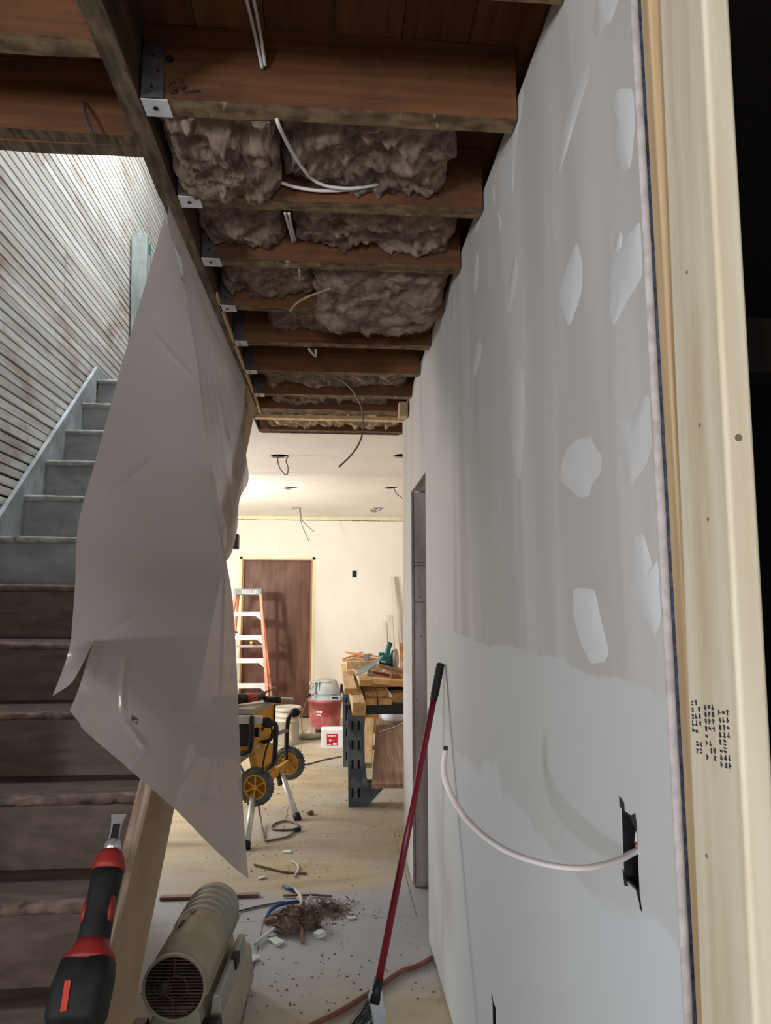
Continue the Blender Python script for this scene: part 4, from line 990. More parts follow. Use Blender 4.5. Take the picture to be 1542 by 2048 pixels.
# ---- shop vacuum
vc = thing('shop_vacuum', 'red shop vacuum with a grey motor lid by the far door', 'vacuum', (-.07, 8.32, 0))
vo = (-.07, 8.32, 0)
MB().lathe([(.165, .045), (.172, .055), (.178, .16), (.186, .26), (.190, .262), (.194, .34), (.205, .342), (.205, .375), (.19, .378)], vo, n=48).obj('tank', 'vac_red', vc, smooth=True)
MB().lathe([(.207, .372), (.207, .385), (.190, .388), (.186, .44), (.192, .445), (.19, .455)], vo, n=48).obj('lid_ring', 'vac_grey', vc, smooth=True)
MB().lathe([(.19, .453), (.188, .468), (.165, .50), (.13, .575), (.12, .585), (.06, .605), (.001, .608)], vo, n=40, cap=False).obj('motor_head', 'vac_grey', vc, smooth=True)
hm = MB().bar((-.255, 8.22, .575), (-.02, 8.20, .585), .05, .025).bar((-.255, 8.22, .565), (-.235, 8.22, .545), .06, .03)
hm.obj('carry_handle', 'vac_grey', vc, bevel=.01, seg=3)
for x in (-.20, -.155): MB().bar((x, 8.20, .575), (x + .01, 8.165, .46), .012, .03, (0, 1, 0)).obj('handle_post', 'vac_grey', vc, bevel=.003)
for sx in (.055, -.2):
    lt = MB().box((vo[0] + sx - .0, vo[1] - .215, .375), (vo[0] + sx + .13, vo[1] - .165, .43)).obj('latch', 'vac_grey', vc, bevel=.01) if sx > 0 else None
MB().box((vo[0] + .075, vo[1] - .218, .40), (vo[0] + .14, vo[1] - .2145, .42)).obj('latch_slot', 'slot_dark', vc)
MB().cyl((-.255, 8.245, .42), (-.285, 8.225, .42), .024, 20).obj('hose_port', 'black_plastic', vc, smooth=True)
for (x, y) in ((-.225, 8.20), (-.02, 8.14), (.10, 8.22), (-.16, 8.47), (.04, 8.48)):
    MB().add([(x - .05, y - .03, .002), (x + .05, y - .03, .002), (x + .05, y + .06, .002), (x - .05, y + .06, .002), (x - .03, y + .0, .07), (x + .035, y + .0, .07), (x + .035, y + .06, .075), (x - .03, y + .06, .075)],
             [(0, 3, 2, 1), (4, 5, 6, 7), (0, 1, 5, 4), (1, 2, 6, 5), (2, 3, 7, 6), (3, 0, 4, 7)]).obj('caster_foot', 'dust_grey', vc, bevel=.008)
wt = MB()
for k in range(4): wt.box((-.232 + .022 * k, 8.137 + .0, .235), (-.216 + .022 * k, 8.20, .255))
wtm = MB()
for k in range(5):
    a = R(238 + 4.6 * k); rr = .1875
    wtm.bar((vo[0] + rr * math.cos(a), vo[1] + rr * math.sin(a), .235), (vo[0] + rr * math.cos(a), vo[1] + rr * math.sin(a), .258), .010, .003, (math.cos(a), math.sin(a), 0))
for k in range(3):
    a = R(241 + 5 * k); rr = .1845
    wtm.bar((vo[0] + rr * math.cos(a), vo[1] + rr * math.sin(a), .205), (vo[0] + rr * math.cos(a), vo[1] + rr * math.sin(a), .217), .012, .003, (math.cos(a), math.sin(a), 0))
wtm.obj('white_lettering', 'white_ink', vc)
MB().tube(smoothpath([(-.17, 8.15, .47), (-.27, 8.10, .40), (-.325, 8.05, .27), (-.335, 8.03, .16), (-.325, 8.02, .06), (-.28, 8.0, .012), (-.20, 8.03, .01), (-.1, 8.06, .01)], 8), .006, 8).obj('power_cord', 'hose', vc, smooth=True)
hs = thing('vacuum_hose', 'grey ribbed vacuum hose lying on the floor by the white bucket', 'hose', (-.2, 7.85, 0))
pts = smoothpath([(-.36, 7.88, .036), (-.25, 7.83, .036), (-.13, 7.86, .036), (-.02, 7.86, .036), (.10, 7.92, .036)], 16); rs = [.034 if i % 2 else .030 for i in range(len(pts))]
MB().tube(pts, .03, 14, rs=rs).obj('tube', 'dust_grey', hs, smooth=True)

# ---- white bucket
bk = thing('bucket', 'white plastic bucket with a paper label behind the table saw', 'bucket', (-.47, 7.62, 0))
bo_ = (-.47, 7.62, 0)
MB().lathe([(.118, .002), (.120, .012), (.128, .24), (.136, .242), (.136, .256), (.130, .258), (.130, .29), (.138, .292), (.138, .305), (.131, .307), (.131, .345), (.133, .35)], bo_, n=40).obj('body', 'bucket_white', bk, smooth=True)
MB().lathe([(.143, .348), (.145, .360), (.145, .385), (.137, .392), (.130, .386), (.001, .385)], bo_, n=40).obj('lid', 'bucket_white', bk, smooth=True)
lab = MB(); rows = []
for i in range(10):
    a = R(262 + 38 * i / 9); rows.append([(bo_[0] + (.1235 + .005 * zz) * math.cos(a), bo_[1] + (.1235 + .005 * zz) * math.sin(a), .04 + .19 * zz) for zz in (0, .5, 1)])
lab.grid(rows).obj('paper_label', 'label_print', bk, smooth=True)
MB().tube(smoothpath([(-.34, 7.60, .34), (-.335, 7.52, .27), (-.36, 7.47, .23), (-.42, 7.465, .24)], 6), .003, 6).obj('wire_handle', 'steel', bk)

# ---- white carton
cb = thing('carton', 'small white carton with a red printed label on the floor', 'carton', (.01, 7.42, 0))
MB().box((-.105, 7.36, .0), (.14, 7.56, .185)).obj('body', 'carton_white', cb, bevel=.004)
rl = MB().box((-.045, 7.357, .03), (.065, 7.3605, .145)).obj('red_label', 'carton_red', cb)
wl_ = MB()
for k in range(6): wl_.box((-.035 + .015 * k, 7.3555, .118), (-.024 + .015 * k, 7.358, .134))
wl_.box((.02, 7.3555, .034), (.058, 7.358, .055)).box((-.04, 7.3555, .034), (0, 7.358, .042)).box((-.02, 7.3555, .07), (.0, 7.358, .09)).box((.01, 7.3555, .075), (.035, 7.358, .08))
wl_.obj('label_print', 'white_ink', rl)['kind'] = 'stuff'

# ---- sawhorses
def sawhorse(label, dx, y, grp):
    t = thing('sawhorse', label, 'sawhorse', (.6 + dx, y, 0), grp)
    poly = [(.122, .70), (.245, .70), (.252, .32), (.275, .166), (1.025, .166), (1.048, .32), (1.055, .70), (1.178, .70), (1.168, .0), (1.035, .0), (.885, .150), (.415, .150), (.266, .0), (.134, .0)]
    for k, (ya, yb) in enumerate(((-.045, -.045), (.045, .045))):
        m = MB().prism([(x + dx, y + ya - .018, z) for x, z in poly], (0, .036, 0)).obj('leg_frame', 'horse_plastic', t)
        cut = MB()
        for x0 in (.158, .204, 1.078, 1.124):
            for zc in (.585, .445, .305, .10):
                cut.box((x0 + dx - .0075 + .005 * (.7 - zc) / .7, y + ya - .03, zc - .034), (x0 + dx + .0075 + .005 * (.7 - zc) / .7, y + ya + .03, zc + .034))
        co = cut.obj('cut', 'black')
        md = m.modifiers.new('b', 'BOOLEAN'); md.operation = 'DIFFERENCE'; md.object = co; md.solver = 'EXACT'
        dg = bpy.context.evaluated_depsgraph_get(); me = bpy.data.meshes.new_from_object(m.evaluated_get(dg)); m.modifiers.clear(); m.data = me; bpy.data.objects.remove(co)
        MB().box((.14 + dx, y + ya * .2 - .003 + .006 * k, .03), (.235 + dx, y + ya * .2 + .0005 + .006 * k, .68)).obj('inner_web', 'slot_dark', t)
    MB().box((.10 + dx, y - .052, .662), (1.19 + dx, y + .052, .736)).obj('top_rail', 'black_plastic', t, bevel=.004)
    em = MB().tube([(.512 + dx + .013 * math.cos(a / 12 * 6.2832), y - .0525, .70 + .013 * math.sin(a / 12 * 6.2832)) for a in range(13)], .0016, 5)
    em.bar((.53 + dx, y - .0525, .69), (.56 + dx, y - .0525, .69), .003, .012).obj('rail_emblem', 'galv_dark', t)
    text_mesh('53', .032, 'galv_dark', 'rail_number', t, (.445 + dx, y - .0528, .70), (1, 0, 0), (0, 0, 1))
    return t
sawhorse('grey slotted plastic sawhorse nearest, its foot in plain view', 0, 5.35, 'plastic sawhorses under the lumber')
sawhorse('grey slotted plastic sawhorse behind, nearer the red vacuum', -.02, 6.60, 'plastic sawhorses under the lumber')

# ---- lumber on the sawhorses
def board(label, lo, hi, mat='lumber', rot=None, piv=None, name='lumber_board', cat='lumber', bev=.003):
    t = MB().box(lo, hi, rot, piv).obj(name, mat, bevel=bev)
    t.data.materials.append(MATS['lumber_end'])
    for p in t.data.polygons:
        if abs(p.normal.y) > .9: p.material_index = 1
    return tag(t, label, cat, 'lumber piled on the sawhorses')
board('square four by four post end jutting out over the front sawhorse', (.142, 4.77, .737), (.232, 7.0, .826), bev=.008)
board('wide pale board on top of the square post', (.092, 5.17, .828), (.188, 7.25, .871))
board('bottom left short board end stacked on the rail beside the post', (.254, 5.25, .737), (.342, 7.0, .780), 'lumber_dark')
board('bottom right short board end stacked on the rail', (.350, 5.25, .737), (.452, 7.0, .780), 'lumber_dark')
board('upper left board end in the two by two stack', (.254, 5.36, .782), (.345, 7.0, .824), 'lumber_dark')
board('upper right board end in the two by two stack', (.350, 5.36, .782), (.440, 6.9, .824), 'lumber_dark')
board('single board end resting above the two by two stack', (.208, 5.28, .8725), (.305, 6.6, .918))
board('dark wide board at the back right of the pile', (.455, 5.42, .737), (.75, 7.0, .80), 'lumber_dark')
board('thin dark spacer board inside the pile', (.310, 5.60, .826), (.72, 6.8, .868), 'lumber_dark')
sb = MB().prism([(0.207, 5.32, 0.933), (0.211, 5.32, 0.9), (0.586, 5.5, 0.834), (0.586, 5.5, 0.88)], (.02, .10, .004)).obj('lumber_board', 'shim_wood', bevel=.002)
tag(sb, 'orange-brown flat board laid slantwise across the lumber pile', 'lumber', 'lumber piled on the sawhorses')
ch = thing('chisel', 'small silver putty knife stuck between the stacked boards', 'tool', (0.448, 5.24, 0.804))
MB().prism([(0.43, 5.24, 0.834), (0.437, 5.24, 0.837), (0.456, 5.24, 0.797), (0.43, 5.24, 0.797)], (0, .002, 0)).obj('blade', 'chalk_white', ch)
MB().tube([(0.399, 5.24, 0.867), (0.433, 5.24, 0.83)], .003, 8).obj('shank', 'steel', ch)
lv = thing('red_level', 'red tool set in a wooden block on the lumber pile', 'tool', (0.393, 5.58, 0.912))
MB().prism([(0.314, 5.6, 0.962), (0.483, 5.6, 0.929), (0.475, 5.6, 0.882), (0.314, 5.6, 0.914)], (.01, .07, 0)).obj('wood_case', 'lumber', lv, bevel=.002)
MB().prism([(0.33, 5.595, 0.954), (0.467, 5.595, 0.926), (0.459, 5.595, 0.906), (0.334, 5.595, 0.934)], (0, .006, 0)).obj('red_inlay', 'tool_red', lv)
MB().tube([(0.406, 5.59, 0.958), (0.43, 5.59, 0.95)], .010, 12).obj('bubble_cap', 'chalk_white', lv, smooth=True)
bb = MB().prism([(0.473, 5.62, 0.935), (0.562, 5.62, 0.91), (0.562, 5.62, 0.863), (0.473, 5.62, 0.879)], (.01, .10, .01)).obj('wood_block', 'lumber_dark', bevel=.002)
tag(bb, 'short brown wood block beside the red tool', 'wood block')
hk = thing('trowel', 'grey metal plasterer\'s trowel tilted on the lumber pile', 'trowel', (0.281, 5.5, 0.952))
MB().prism([(0.177, 5.46, 0.922), (0.224, 5.56, 0.974), (0.342, 5.66, 1.027), (0.407, 5.72, 1.066), (0.418, 5.7, 1.06), (0.352, 5.56, 1.008), (0.281, 5.5, 0.964)], (0, .0, .004)).obj('blade', 'trowel_metal', hk, bevel=.0015)
MB().tube([(0.277, 5.58, 0.94), (0.318, 5.6, 0.918)], .018, 12).obj('handle', 'dust_grey', hk, smooth=True)
MB().bar((0.256, 5.56, 0.97), (0.356, 5.63, 1.018), .004, .012).obj('mount', 'trowel_metal', hk)
gb = MB().prism([(0.279, 6.17, 1.046), (0.337, 6.17, 1.05), (0.327, 6.15, 0.974), (0.265, 6.15, 0.974)], (.01, .05, .0)).obj('drywall_block', 'gypsum', bevel=.003)
tag(gb, 'small pale grey block standing among the shims', 'block')
SH = [((0.117, 6.3, 1.055), (0.414, 6.2, 1.021)), ((0.091, 6.3, 0.989), (0.28, 6.4, 1.048)), ((0.099, 6.25, 0.98), (0.366, 6.3, 1.036)), ((0.142, 6.4, 1.039), (0.417, 6.3, 0.991)), ((0.165, 6.38, 1.014), (0.383, 6.35, 0.988))]
shl = ['topmost long shim stick crossing the pile of shims', 'lowest shim stick pointing left off the pile', 'second lowest shim stick pointing left off the pile', 'shim stick lying behind the pale grey block', 'short shim stick in the middle of the shims']
for (a, b), l in zip(SH, shl):
    tag(MB().bar(a, b, .03, .010).obj('shim', 'shim_wood', bevel=.001), l, 'shim', 'wood shims on the lumber pile')
tag(MB().box((.13, 6.12, .919), (.40, 6.62, .985)).obj('lumber_offcut', 'lumber', bevel=.003), 'pale thick offcut under the wood shims', 'offcut')
tag(MB().prism([(0.376, 5.75, 0.995), (0.604, 5.75, 0.937), (0.604, 5.75, 0.909), (0.376, 5.75, 0.967)], (0, .12, .0)).obj('lumber_offcut', 'rough_plank', bevel=.002), 'whitish board under the circular saw', 'offcut')
tag(MB().prism([(0.589, 6.1, 1.141), (0.616, 6.1, 1.149), (0.708, 6.1, 0.932), (0.707, 6.1, 0.859), (0.597, 6.1, 1.006)], (0, .04, 0)).obj('lumber_offcut', 'shim_wood', bevel=.002), 'tilted orange board beside the circular saw guard', 'offcut')
cs = thing('circular_saw', 'teal circular saw sitting on the lumber pile', 'power tool', (0.484, 5.9, 0.965))
def q3(u, v, y, d): return None
MB().prism([(0.4, 5.86, 1.048), (0.438, 5.86, 1.06), (0.51, 5.86, 1.064), (0.506, 5.86, 0.977), (0.396, 5.86, 0.998)], (0, .10, 0)).obj('motor_housing', 'teal', cs, bevel=.012, seg=3)
MB().prism([(0.396, 5.855, 0.998), (0.506, 5.855, 0.977), (0.501, 5.855, 0.956), (0.404, 5.855, 0.974)], (0, .09, 0)).obj('base_plate', 'black_plastic', cs, bevel=.002)
MB().tube(smoothpath([(0.468, 5.91, 1.048), (0.476, 5.91, 1.098), (0.493, 5.91, 1.152)], 6), .022, 14, rs=None).obj('handle', 'teal', cs, smooth=True)
MB().tube([(0.489, 5.91, 1.135), (0.498, 5.91, 1.161)], .020, 14).obj('handle_top', 'black_plastic', cs, smooth=True)
MB().prism([(0.397, 5.88, 1.075), (0.448, 5.88, 1.075), (0.448, 5.88, 1.046), (0.397, 5.88, 1.046)], (0, .07, 0)).obj('battery', 'teal', cs, bevel=.008)
MB().lathe([(.001, 0), (.075, .0), (.088, .012), (.088, .032), (.07, .04), (.001, .04)], (0.522, 5.94, 1.016), (1, -.25, 0), 28).obj('blade_guard', 'dust_grey', cs, smooth=True)
MB().lathe([(.001, 0), (.080, .0), (.080, .012), (.001, .012)], (0.512, 5.93, 1.012), (1, -.25, 0), 28).obj('blade_hub', 'black_plastic', cs)
MB().bar((0.412, 5.853, 1.007), (0.45, 5.853, 1.002), .004, .012).obj('white_lettering', 'white_ink', cs)

# ---- planks under the sawhorse
pk = MB().add([(.41, 6.4, .452), (.664, 6.4, .449), (.300, 5.20, .185), (.580, 5.20, .181), (.41, 6.4, .417), (.664, 6.4, .414), (.300, 5.20, .150), (.580, 5.20, .146)],
              [(0, 1, 3, 2), (4, 6, 7, 5), (0, 4, 5, 1), (2, 3, 7, 6), (0, 2, 6, 4), (1, 5, 7, 3)]).obj('rough_plank', 'rough_plank', bevel=.003)
tag(pk, 'wide weathered rough plank sloping on the lower sawhorse braces', 'plank')
p2 = MB().bar((.272, 5.42, .265), (.342, 6.25, .465), .078, .045).obj('pale_plank', 'lumber', bevel=.003)
tag(p2, 'narrow pale plank leaning beside the wide weathered plank', 'plank')
tag(MB().box((.29, 6.66, .27), (.45, 6.69, .56)).obj('chipboard_panel', 'osb', bevel=.003), 'yellow chipboard piece behind the narrow pale plank', 'board')
tb = thing('white_tub', 'white plastic tub sitting on the weathered plank under the rail', 'tub', (.556, 6.33, .44))
MB().lathe([(.095, 0), (.105, .004), (.112, .05), (.118, .15), (.122, .152), (.122, .165), (.11, .165), (.105, .02), (.001, .015)], (.556, 6.28, .462), n=36, cap=False).obj('body', 'carton_white', tb, smooth=True)
MB().lathe([(.095, 0), (.001, 0)], (.556, 6.28, .462), n=36, cap=False).obj('base', 'carton_white', tb)
tag(MB().tube(smoothpath([(0.411, 5.95, 0.418), (0.513, 5.9, 0.459), (0.584, 5.85, 0.499), (0.633, 5.8, 0.543)], 6), .0022, 6).obj('thin_wire', 'cable_white', smooth=True), 'thin pale wire lying across the weathered plank', 'wire')

# ---- trim boards leaning on far wall
def trim(label, top, bot, wd, th=.018):
    tag(MB().bar(bot, top, wd, th, (0, -1, 0)).obj('trim_board', 'trim_white', bevel=.002), label, 'trim board', 'white trim boards leaning on the far wall')
trim('tallest white trim board leaning on the far wall', (.80, 9.20, 1.845), (.90, 8.98, .01), .05, .04)
trim('second tallest white trim board beside the tall one', (.765, 9.215, 1.335), (.82, 9.05, .01), .075)
trim('shorter white trim board at the left of the leaning boards', (.70, 9.225, 1.245), (.72, 9.08, .01), .05)
trim('shorter white trim board nearest the right wall', (.965, 9.225, 1.31), (1.0, 9.05, .01), .09)

# ---- work light on a stand
wk = thing('work_light', 'small dark work lamp on a stand behind the plastic sheet', 'work light', (-.99, 6.34, 0))
MB().tube([(-.99, 6.34, .03), (-.99, 6.34, 2.02)], .014, 12).obj('pole', 'black_plastic', wk, smooth=True)
for k in range(3):
    a = R(90 + 120 * k); MB().tube([(-.99, 6.34, .45), (-.99 + .3 * math.cos(a), 6.34 + .3 * math.sin(a), .015)], .009, 8).obj('leg', 'black_plastic', wk)
MB().bar((-.99, 6.34, 2.0), (-.90, 6.34, 2.05), .03, .03).obj('cross_bar', 'black_plastic', wk)
MB().bar((-1.60, 6.34, 1.80), (-.99, 6.34, 1.80), .03, .03).obj('cross_bar', 'black_plastic', wk)
for k, x in enumerate((-.895, -1.55)):
    zl = 0 if k == 0 else -.25
    h = MB().box((x - .035, 6.26, 1.985 + zl), (x + .035, 6.36, 2.12 + zl)).obj('lamp_head', 'metal_dark', wk, bevel=.008)
    MB().box((x - .032, 6.361, 1.99 + zl), (x + .032, 6.366, 2.11 + zl)).obj('lamp_face', 'lamp_led', h)
    MB().bar((x - .03, 6.25, 1.965 + zl), (x - .012, 6.25, 1.99 + zl), .03, .02).obj('lamp_bracket', 'chalk_white', h)
ll = area('work_light_beam', (-1.55, 6.40, 1.80), (-1.0, 9.25, 2.15), .10, .10, 42, (1.0, .94, .80))

# ---- table saw on rolling stand
ts = thing('table_saw', 'yellow and black table saw on a wheeled folding stand', 'table saw', (-.6, 5.0, 0))
A = Vector((.231, .973, 0)); Bv = Vector((-.973, .231, 0)); O = Vector((-.518, 4.71, 0))
def sp(a, b, z): return O + A * a + Bv * b + Vector((0, 0, z))
def sbox(a0, a1, b0, b1, z0, z1):
    vs = [sp(a, b, z) for z in (z0, z1) for (a, b) in ((a0, b0), (a1, b0), (a1, b1), (a0, b1))]
    return MB().add(vs, [(0, 3, 2, 1), (4, 5, 6, 7), (0, 1, 5, 4), (1, 2, 6, 5), (2, 3, 7, 6), (3, 0, 4, 7)])
sbox(.0, .532, .0, .50, .762, .80).obj('table_top', 'saw_top', ts, bevel=.004)
sbox(.56, .60, -.10, .05, .772, .795).obj('rear_rail', 'saw_top', ts, bevel=.003)
sbox(-.05, -.015, -.075, .52, .712, .762).obj('front_rail', 'alu', ts, bevel=.004)
bx = MB(); pf = [(.02, .02, .755), (.50, .02, .755), (.50, .02, .60), (.44, .05, .52), (.02, .02, .50)]
bx.prism([sp(*p) for p in pf], Bv * .40); bx.obj('body', 'yellow_paint', ts, bevel=.008)
MB().prism([sp(*p) for p in ((.50, .012, .762), (.52, .012, .762), (.52, .012, .60), (.50, .012, .60))], Bv * .4).obj('side_panel', 'black_plastic', ts)
sbox(.02, .40, .06, .40, .47, .50).obj('bottom_tray', 'dust_grey', ts)
sbox(.10, .13, -.003, .02, .60, .66).obj('black_marking', 'black_plastic', ts)
sbox(-.01, .01, .02, .45, .56, .70).obj('front_panel', 'black_plastic', ts, bevel=.004)
MB().tube([sp(.24, .018, .63), sp(.24, .008, .63)], .012, 14).obj('dial', 'slot_dark', ts)
def stube(name, pts, r=.017): return MB().tube(smoothpath(pts, 7), r, 12).obj(name, 'tube_black', ts, smooth=True)
stube('cage_tube', [(-0.522, 4.66, 0.763), (-0.519, 4.66, 0.674), (-0.52, 4.66, 0.586), (-0.535, 4.66, 0.542), (-0.592, 4.68, 0.52), (-0.731, 4.75, 0.504)])
stube('handle_tube', [(-0.426, 4.72, 0.71), (-0.389, 4.72, 0.71), (-0.366, 4.72, 0.684), (-0.367, 4.72, 0.597), (-0.369, 4.72, 0.518), (-0.382, 4.74, 0.443), (-0.426, 4.8, 0.398)])
stube('handle_tube', [(-0.276, 5.38, 0.671), (-0.31, 5.38, 0.653), (-0.328, 5.38, 0.609), (-0.336, 5.38, 0.47), (-0.334, 5.38, 0.361), (-0.358, 5.36, 0.3), (-0.401, 5.3, 0.283)])
stube('cross_tube', [(-0.37, 4.75, 0.63), (-0.333, 5.36, 0.543)], .013)
stube('frame_tube', [(-0.669, 5, 0.534), (-0.457, 4.95, 0.541), (-0.402, 4.9, 0.596), (-0.375, 4.8, 0.663)], .014)
for p, q in (((-0.43, 4.7, 0.714), (-0.416, 4.76, 0.703)), ((-0.271, 5.36, 0.674), (-0.289, 5.42, 0.661))): MB().tube([p, q], .034, 18).obj('grip_knob', 'black_plastic', ts, smooth=True)
MB().bar((-0.625, 4.8, 0.444), (-0.404, 5.05, 0.575), .03, .035).obj('stand_arm', 'yellow_paint', ts, bevel=.004)
MB().prism([(-0.52, 4.85, 0.509), (-0.403, 5.1, 0.504), (-0.389, 5.1, 0.318), (-0.476, 4.85, 0.32)], Bv * .05).obj('stand_plate', 'yellow_paint', ts, bevel=.004)
MB().prism([(-0.544, 4.82, 0.542), (-0.418, 5.1, 0.504), (-0.407, 5.1, 0.49), (-0.534, 4.82, 0.515)], Bv * .12).obj('stand_shelf', 'galv', ts)
W0 = Vector((-0.49, 4.739, 0.3)); W1 = Vector((-0.315, 5.39, 0.3))
axd = (W1 - W0).normalized()
MB().tube([W0, W1], .012, 10).obj('axle', 'metal_dark', ts)
MB().bar(W0 + axd * .05 + Vector((0, 0, .0)), W1 - axd * .03, .03, .06).obj('axle_bar', 'yellow_paint', ts, bevel=.004)
for k, (wc_, sg) in enumerate(((W0, -1), (W1, 1))):
    RW = .118; ty = MB().lathe([(.080, -.022), (.100, -.027), (.112, -.022), (RW, -.012), (RW, .012), (.112, .022), (.100, .027), (.080, .022), (.080, -.022)], wc_, axd, 44, cap=False)
    tyo = ty.obj('tyre', 'tyre', ts, smooth=True)
    tr = MB(); u = axd.orthogonal().normalized(); v = axd.cross(u)
    for i in range(30):
        a = 2 * math.pi * i / 30; dr = u * math.cos(a) + v * math.sin(a)
        tr.bar(wc_ + dr * RW - axd * .022, wc_ + dr * RW + axd * .022, .011, .007, dr)
    tr.obj('tread_lug', 'tyre', tyo)
    rim = MB().lathe([(.082, -.020), (.072, -.024), (.070, -.006), (.070, .006), (.072, .024), (.082, .020)], wc_, axd, 40, cap=False).obj('rim', 'yellow_paint', ts, smooth=True)
    MB().lathe([(.071, -.005), (.002, -.005), (.002, .008), (.071, .008)], wc_, axd, 40, cap=False).obj('wheel_disc', 'yellow_dark' if k == 0 else 'yellow_paint', rim)  # near disc coloured darker to show shade between the spokes
    spk = MB()
    for i in range(6):
        a = math.pi * 2 * i / 6 + .3; dr = u * math.cos(a) + v * math.sin(a)
        spk.bar(wc_ + dr * .012 - axd * .013, wc_ + dr * .073 - axd * .015, .008, .016, axd)
    spk.lathe([(.001, -.022), (.016, -.022), (.018, -.006), (.001, -.006)], wc_, axd, 16)
    spk.obj('spokes', 'yellow_paint', rim)
def leg(p, q):
    l = MB().tube([p, q], .021, 14).obj('leg', 'alu', ts, smooth=True)
    d = (Vector(q) - Vector(p)).normalized()
    MB().tube([Vector(q) - d * .03, Vector(q) + d * .012], .026, 14).obj('rubber_foot', 'black_plastic', l, smooth=True)
    return l
leg((-0.506, 4.78, 0.268), (-.512, 4.47, .012)); leg((-0.369, 5.22, 0.29), (-.228, 5.02, .012))
leg(sp(.05, .45, .40), sp(-.25, .65, .012)); leg(sp(.45, .45, .40), sp(.75, .65, .012))
MB().bar((-0.382, 5.15, 0.289), (-0.355, 5.1, 0.215), .03, .03).obj('leg_clip', 'black_plastic', ts, bevel=.004)
stube('saw_cord', [(-0.398, 4.74, 0.707), (-0.393, 4.7, 0.633), (-0.424, 4.68, 0.543), (-0.442, 4.68, 0.448), (-0.452, 4.7, 0.381)], .006)
# tools on the saw table
gd = thing('angle_grinder', 'red and black grinder lying on the saw table', 'power tool', sp(.12, .06, .80))
ga, gbv = sp(.10, .20, .842), sp(.26, .06, .842)
MB().tube([ga, ga.lerp(gbv, .55)], .036, 16, rs=[.038, .034]).obj('motor_body', 'black_plastic', gd, smooth=True)
MB().tube([ga.lerp(gbv, .55), ga.lerp(gbv, .95)], .034, 16, rs=[.035, .028]).obj('red_collar', 'tool_red_dusty', gd, smooth=True)
MB().tube([ga.lerp(gbv, .95), gbv + (gbv - ga).normalized() * .05], .026, 16, rs=[.03, .022]).obj('gear_head', 'galv_dark', gd, smooth=True)
MB().tube([ga + Vector((0, 0, -.0)), ga - (gbv - ga).normalized() * .12], .034, 14).obj('tail', 'black_plastic', gd, smooth=True)
tag(MB().tube([sp(.30, .02, .823), sp(.24, -.10, .823) + A * .02], .022, 14, rs=[.022, .020]).obj('side_handle', 'rubber_black', smooth=True), 'short black rubber handle lying on the saw table', 'tool handle')
rp_ = []; random.seed(2)
p0 = Vector((-0.55, 4.8, 0.853)); p1 = Vector((-0.393, 5, 0.906))
rm = MB()
for ph in (0, math.pi):
    pp = [p0.lerp(p1, i / 40) + Vector((.006 * math.cos(i * 1.1 + ph), 0, .006 * math.sin(i * 1.1 + ph))) for i in range(41)]
    rm.tube(pp, .0045, 6)
rm.tube([p1, p1 + Vector((.006, 0, -.03)), p1 + Vector((.002, 0, -.055))], .004, 6)
tag(rm.obj('twisted_rope', 'twig', smooth=True), 'twisted tan string sticking up off the saw table', 'string')

# ---- cords on the floor by the saw
ec = thing('extension_cord', 'grey cord looped on the floor below the saw wheel', 'cord', (-.35, 4.7, 0))
MB().tube(smoothpath([(-0.479, 4.82, 0.167), (-0.483, 4.982, 0.05), (-0.432, 4.72, 0.008), (-0.407, 4.595, 0.008), (-0.364, 4.601, 0.008), (-0.274, 4.66, 0.008), (-0.231, 4.763, 0.008), (-0.212, 4.843, 0.008), (-0.24, 4.929, 0.008), (-0.311, 4.978, 0.008), (-0.369, 4.939, 0.008), (-0.39, 4.867, 0.008), (-0.372, 4.804, 0.008), (-0.298, 4.789, 0.008), (-0.227, 4.803, 0.008)], 7), .0065, 8).obj('cord', 'cable_grey', ec, smooth=True)
MB().tube([(-0.244, 4.762, 0.012), (-0.2, 4.788, 0.012)], .014, 10).obj('plug', 'black_plastic', ec, smooth=True)
tag(MB().tube(smoothpath([(-0.266, 6.597, 0.007), (-0.172, 6.689, 0.007), (-0.057, 6.825, 0.007), (0.098, 6.942, 0.007)], 6), .0065, 8).obj('floor_cord', 'cable_grey', smooth=True), 'thin dark cord running from the saw wheel to the sawhorse', 'cord')

# ---- debris on the floor near the heater
def dbr(m, name, mat, label, cat='debris', smooth=True, bev=0): return tag(m.obj(name, mat, smooth=smooth, bevel=bev), label, cat, 'scraps swept together on the floor')
tag(MB().box((-.86, 3.765, .001), (-.362, 3.800, .016)).obj('wood_strip', 'brown_strip', bevel=.002), 'reddish flat wood strip on the floor behind the heater', 'wood strip')
dbr(MB().tube([(-0.246, 3.872, 0.012), (-0.18, 3.804, 0.012)], .008, 8), 'cable_offcut', 'blue_cable', 'short straight blue cable piece at the top of the scrap pile', 'cable')
dbr(MB().tube(smoothpath([(-0.298, 3.505, 0.012), (-0.292, 3.569, 0.012), (-0.262, 3.617, 0.016), (-0.209, 3.653, 0.016), (-0.143, 3.675, 0.012)], 6), .009, 8), 'cable_offcut', 'blue_cable', 'bent blue cable piece at the left of the scrap pile', 'cable')
dbr(MB().tube(smoothpath([(-0.186, 3.834, 0.01), (-0.149, 3.707, 0.03), (-0.138, 3.564, 0.05), (-0.155, 3.51, 0.05), (-0.188, 3.505, 0.04)], 6), .007, 8), 'cable_offcut', 'cable_white', 'cream cable piece arching over the scrap pile', 'cable')
dbr(MB().tube([(-0.157, 3.703, 0.02), (-0.114, 3.577, 0.03)], .010, 8), 'cable_offcut', 'dust_grey', 'short grey cable stub on the scrap pile', 'cable')
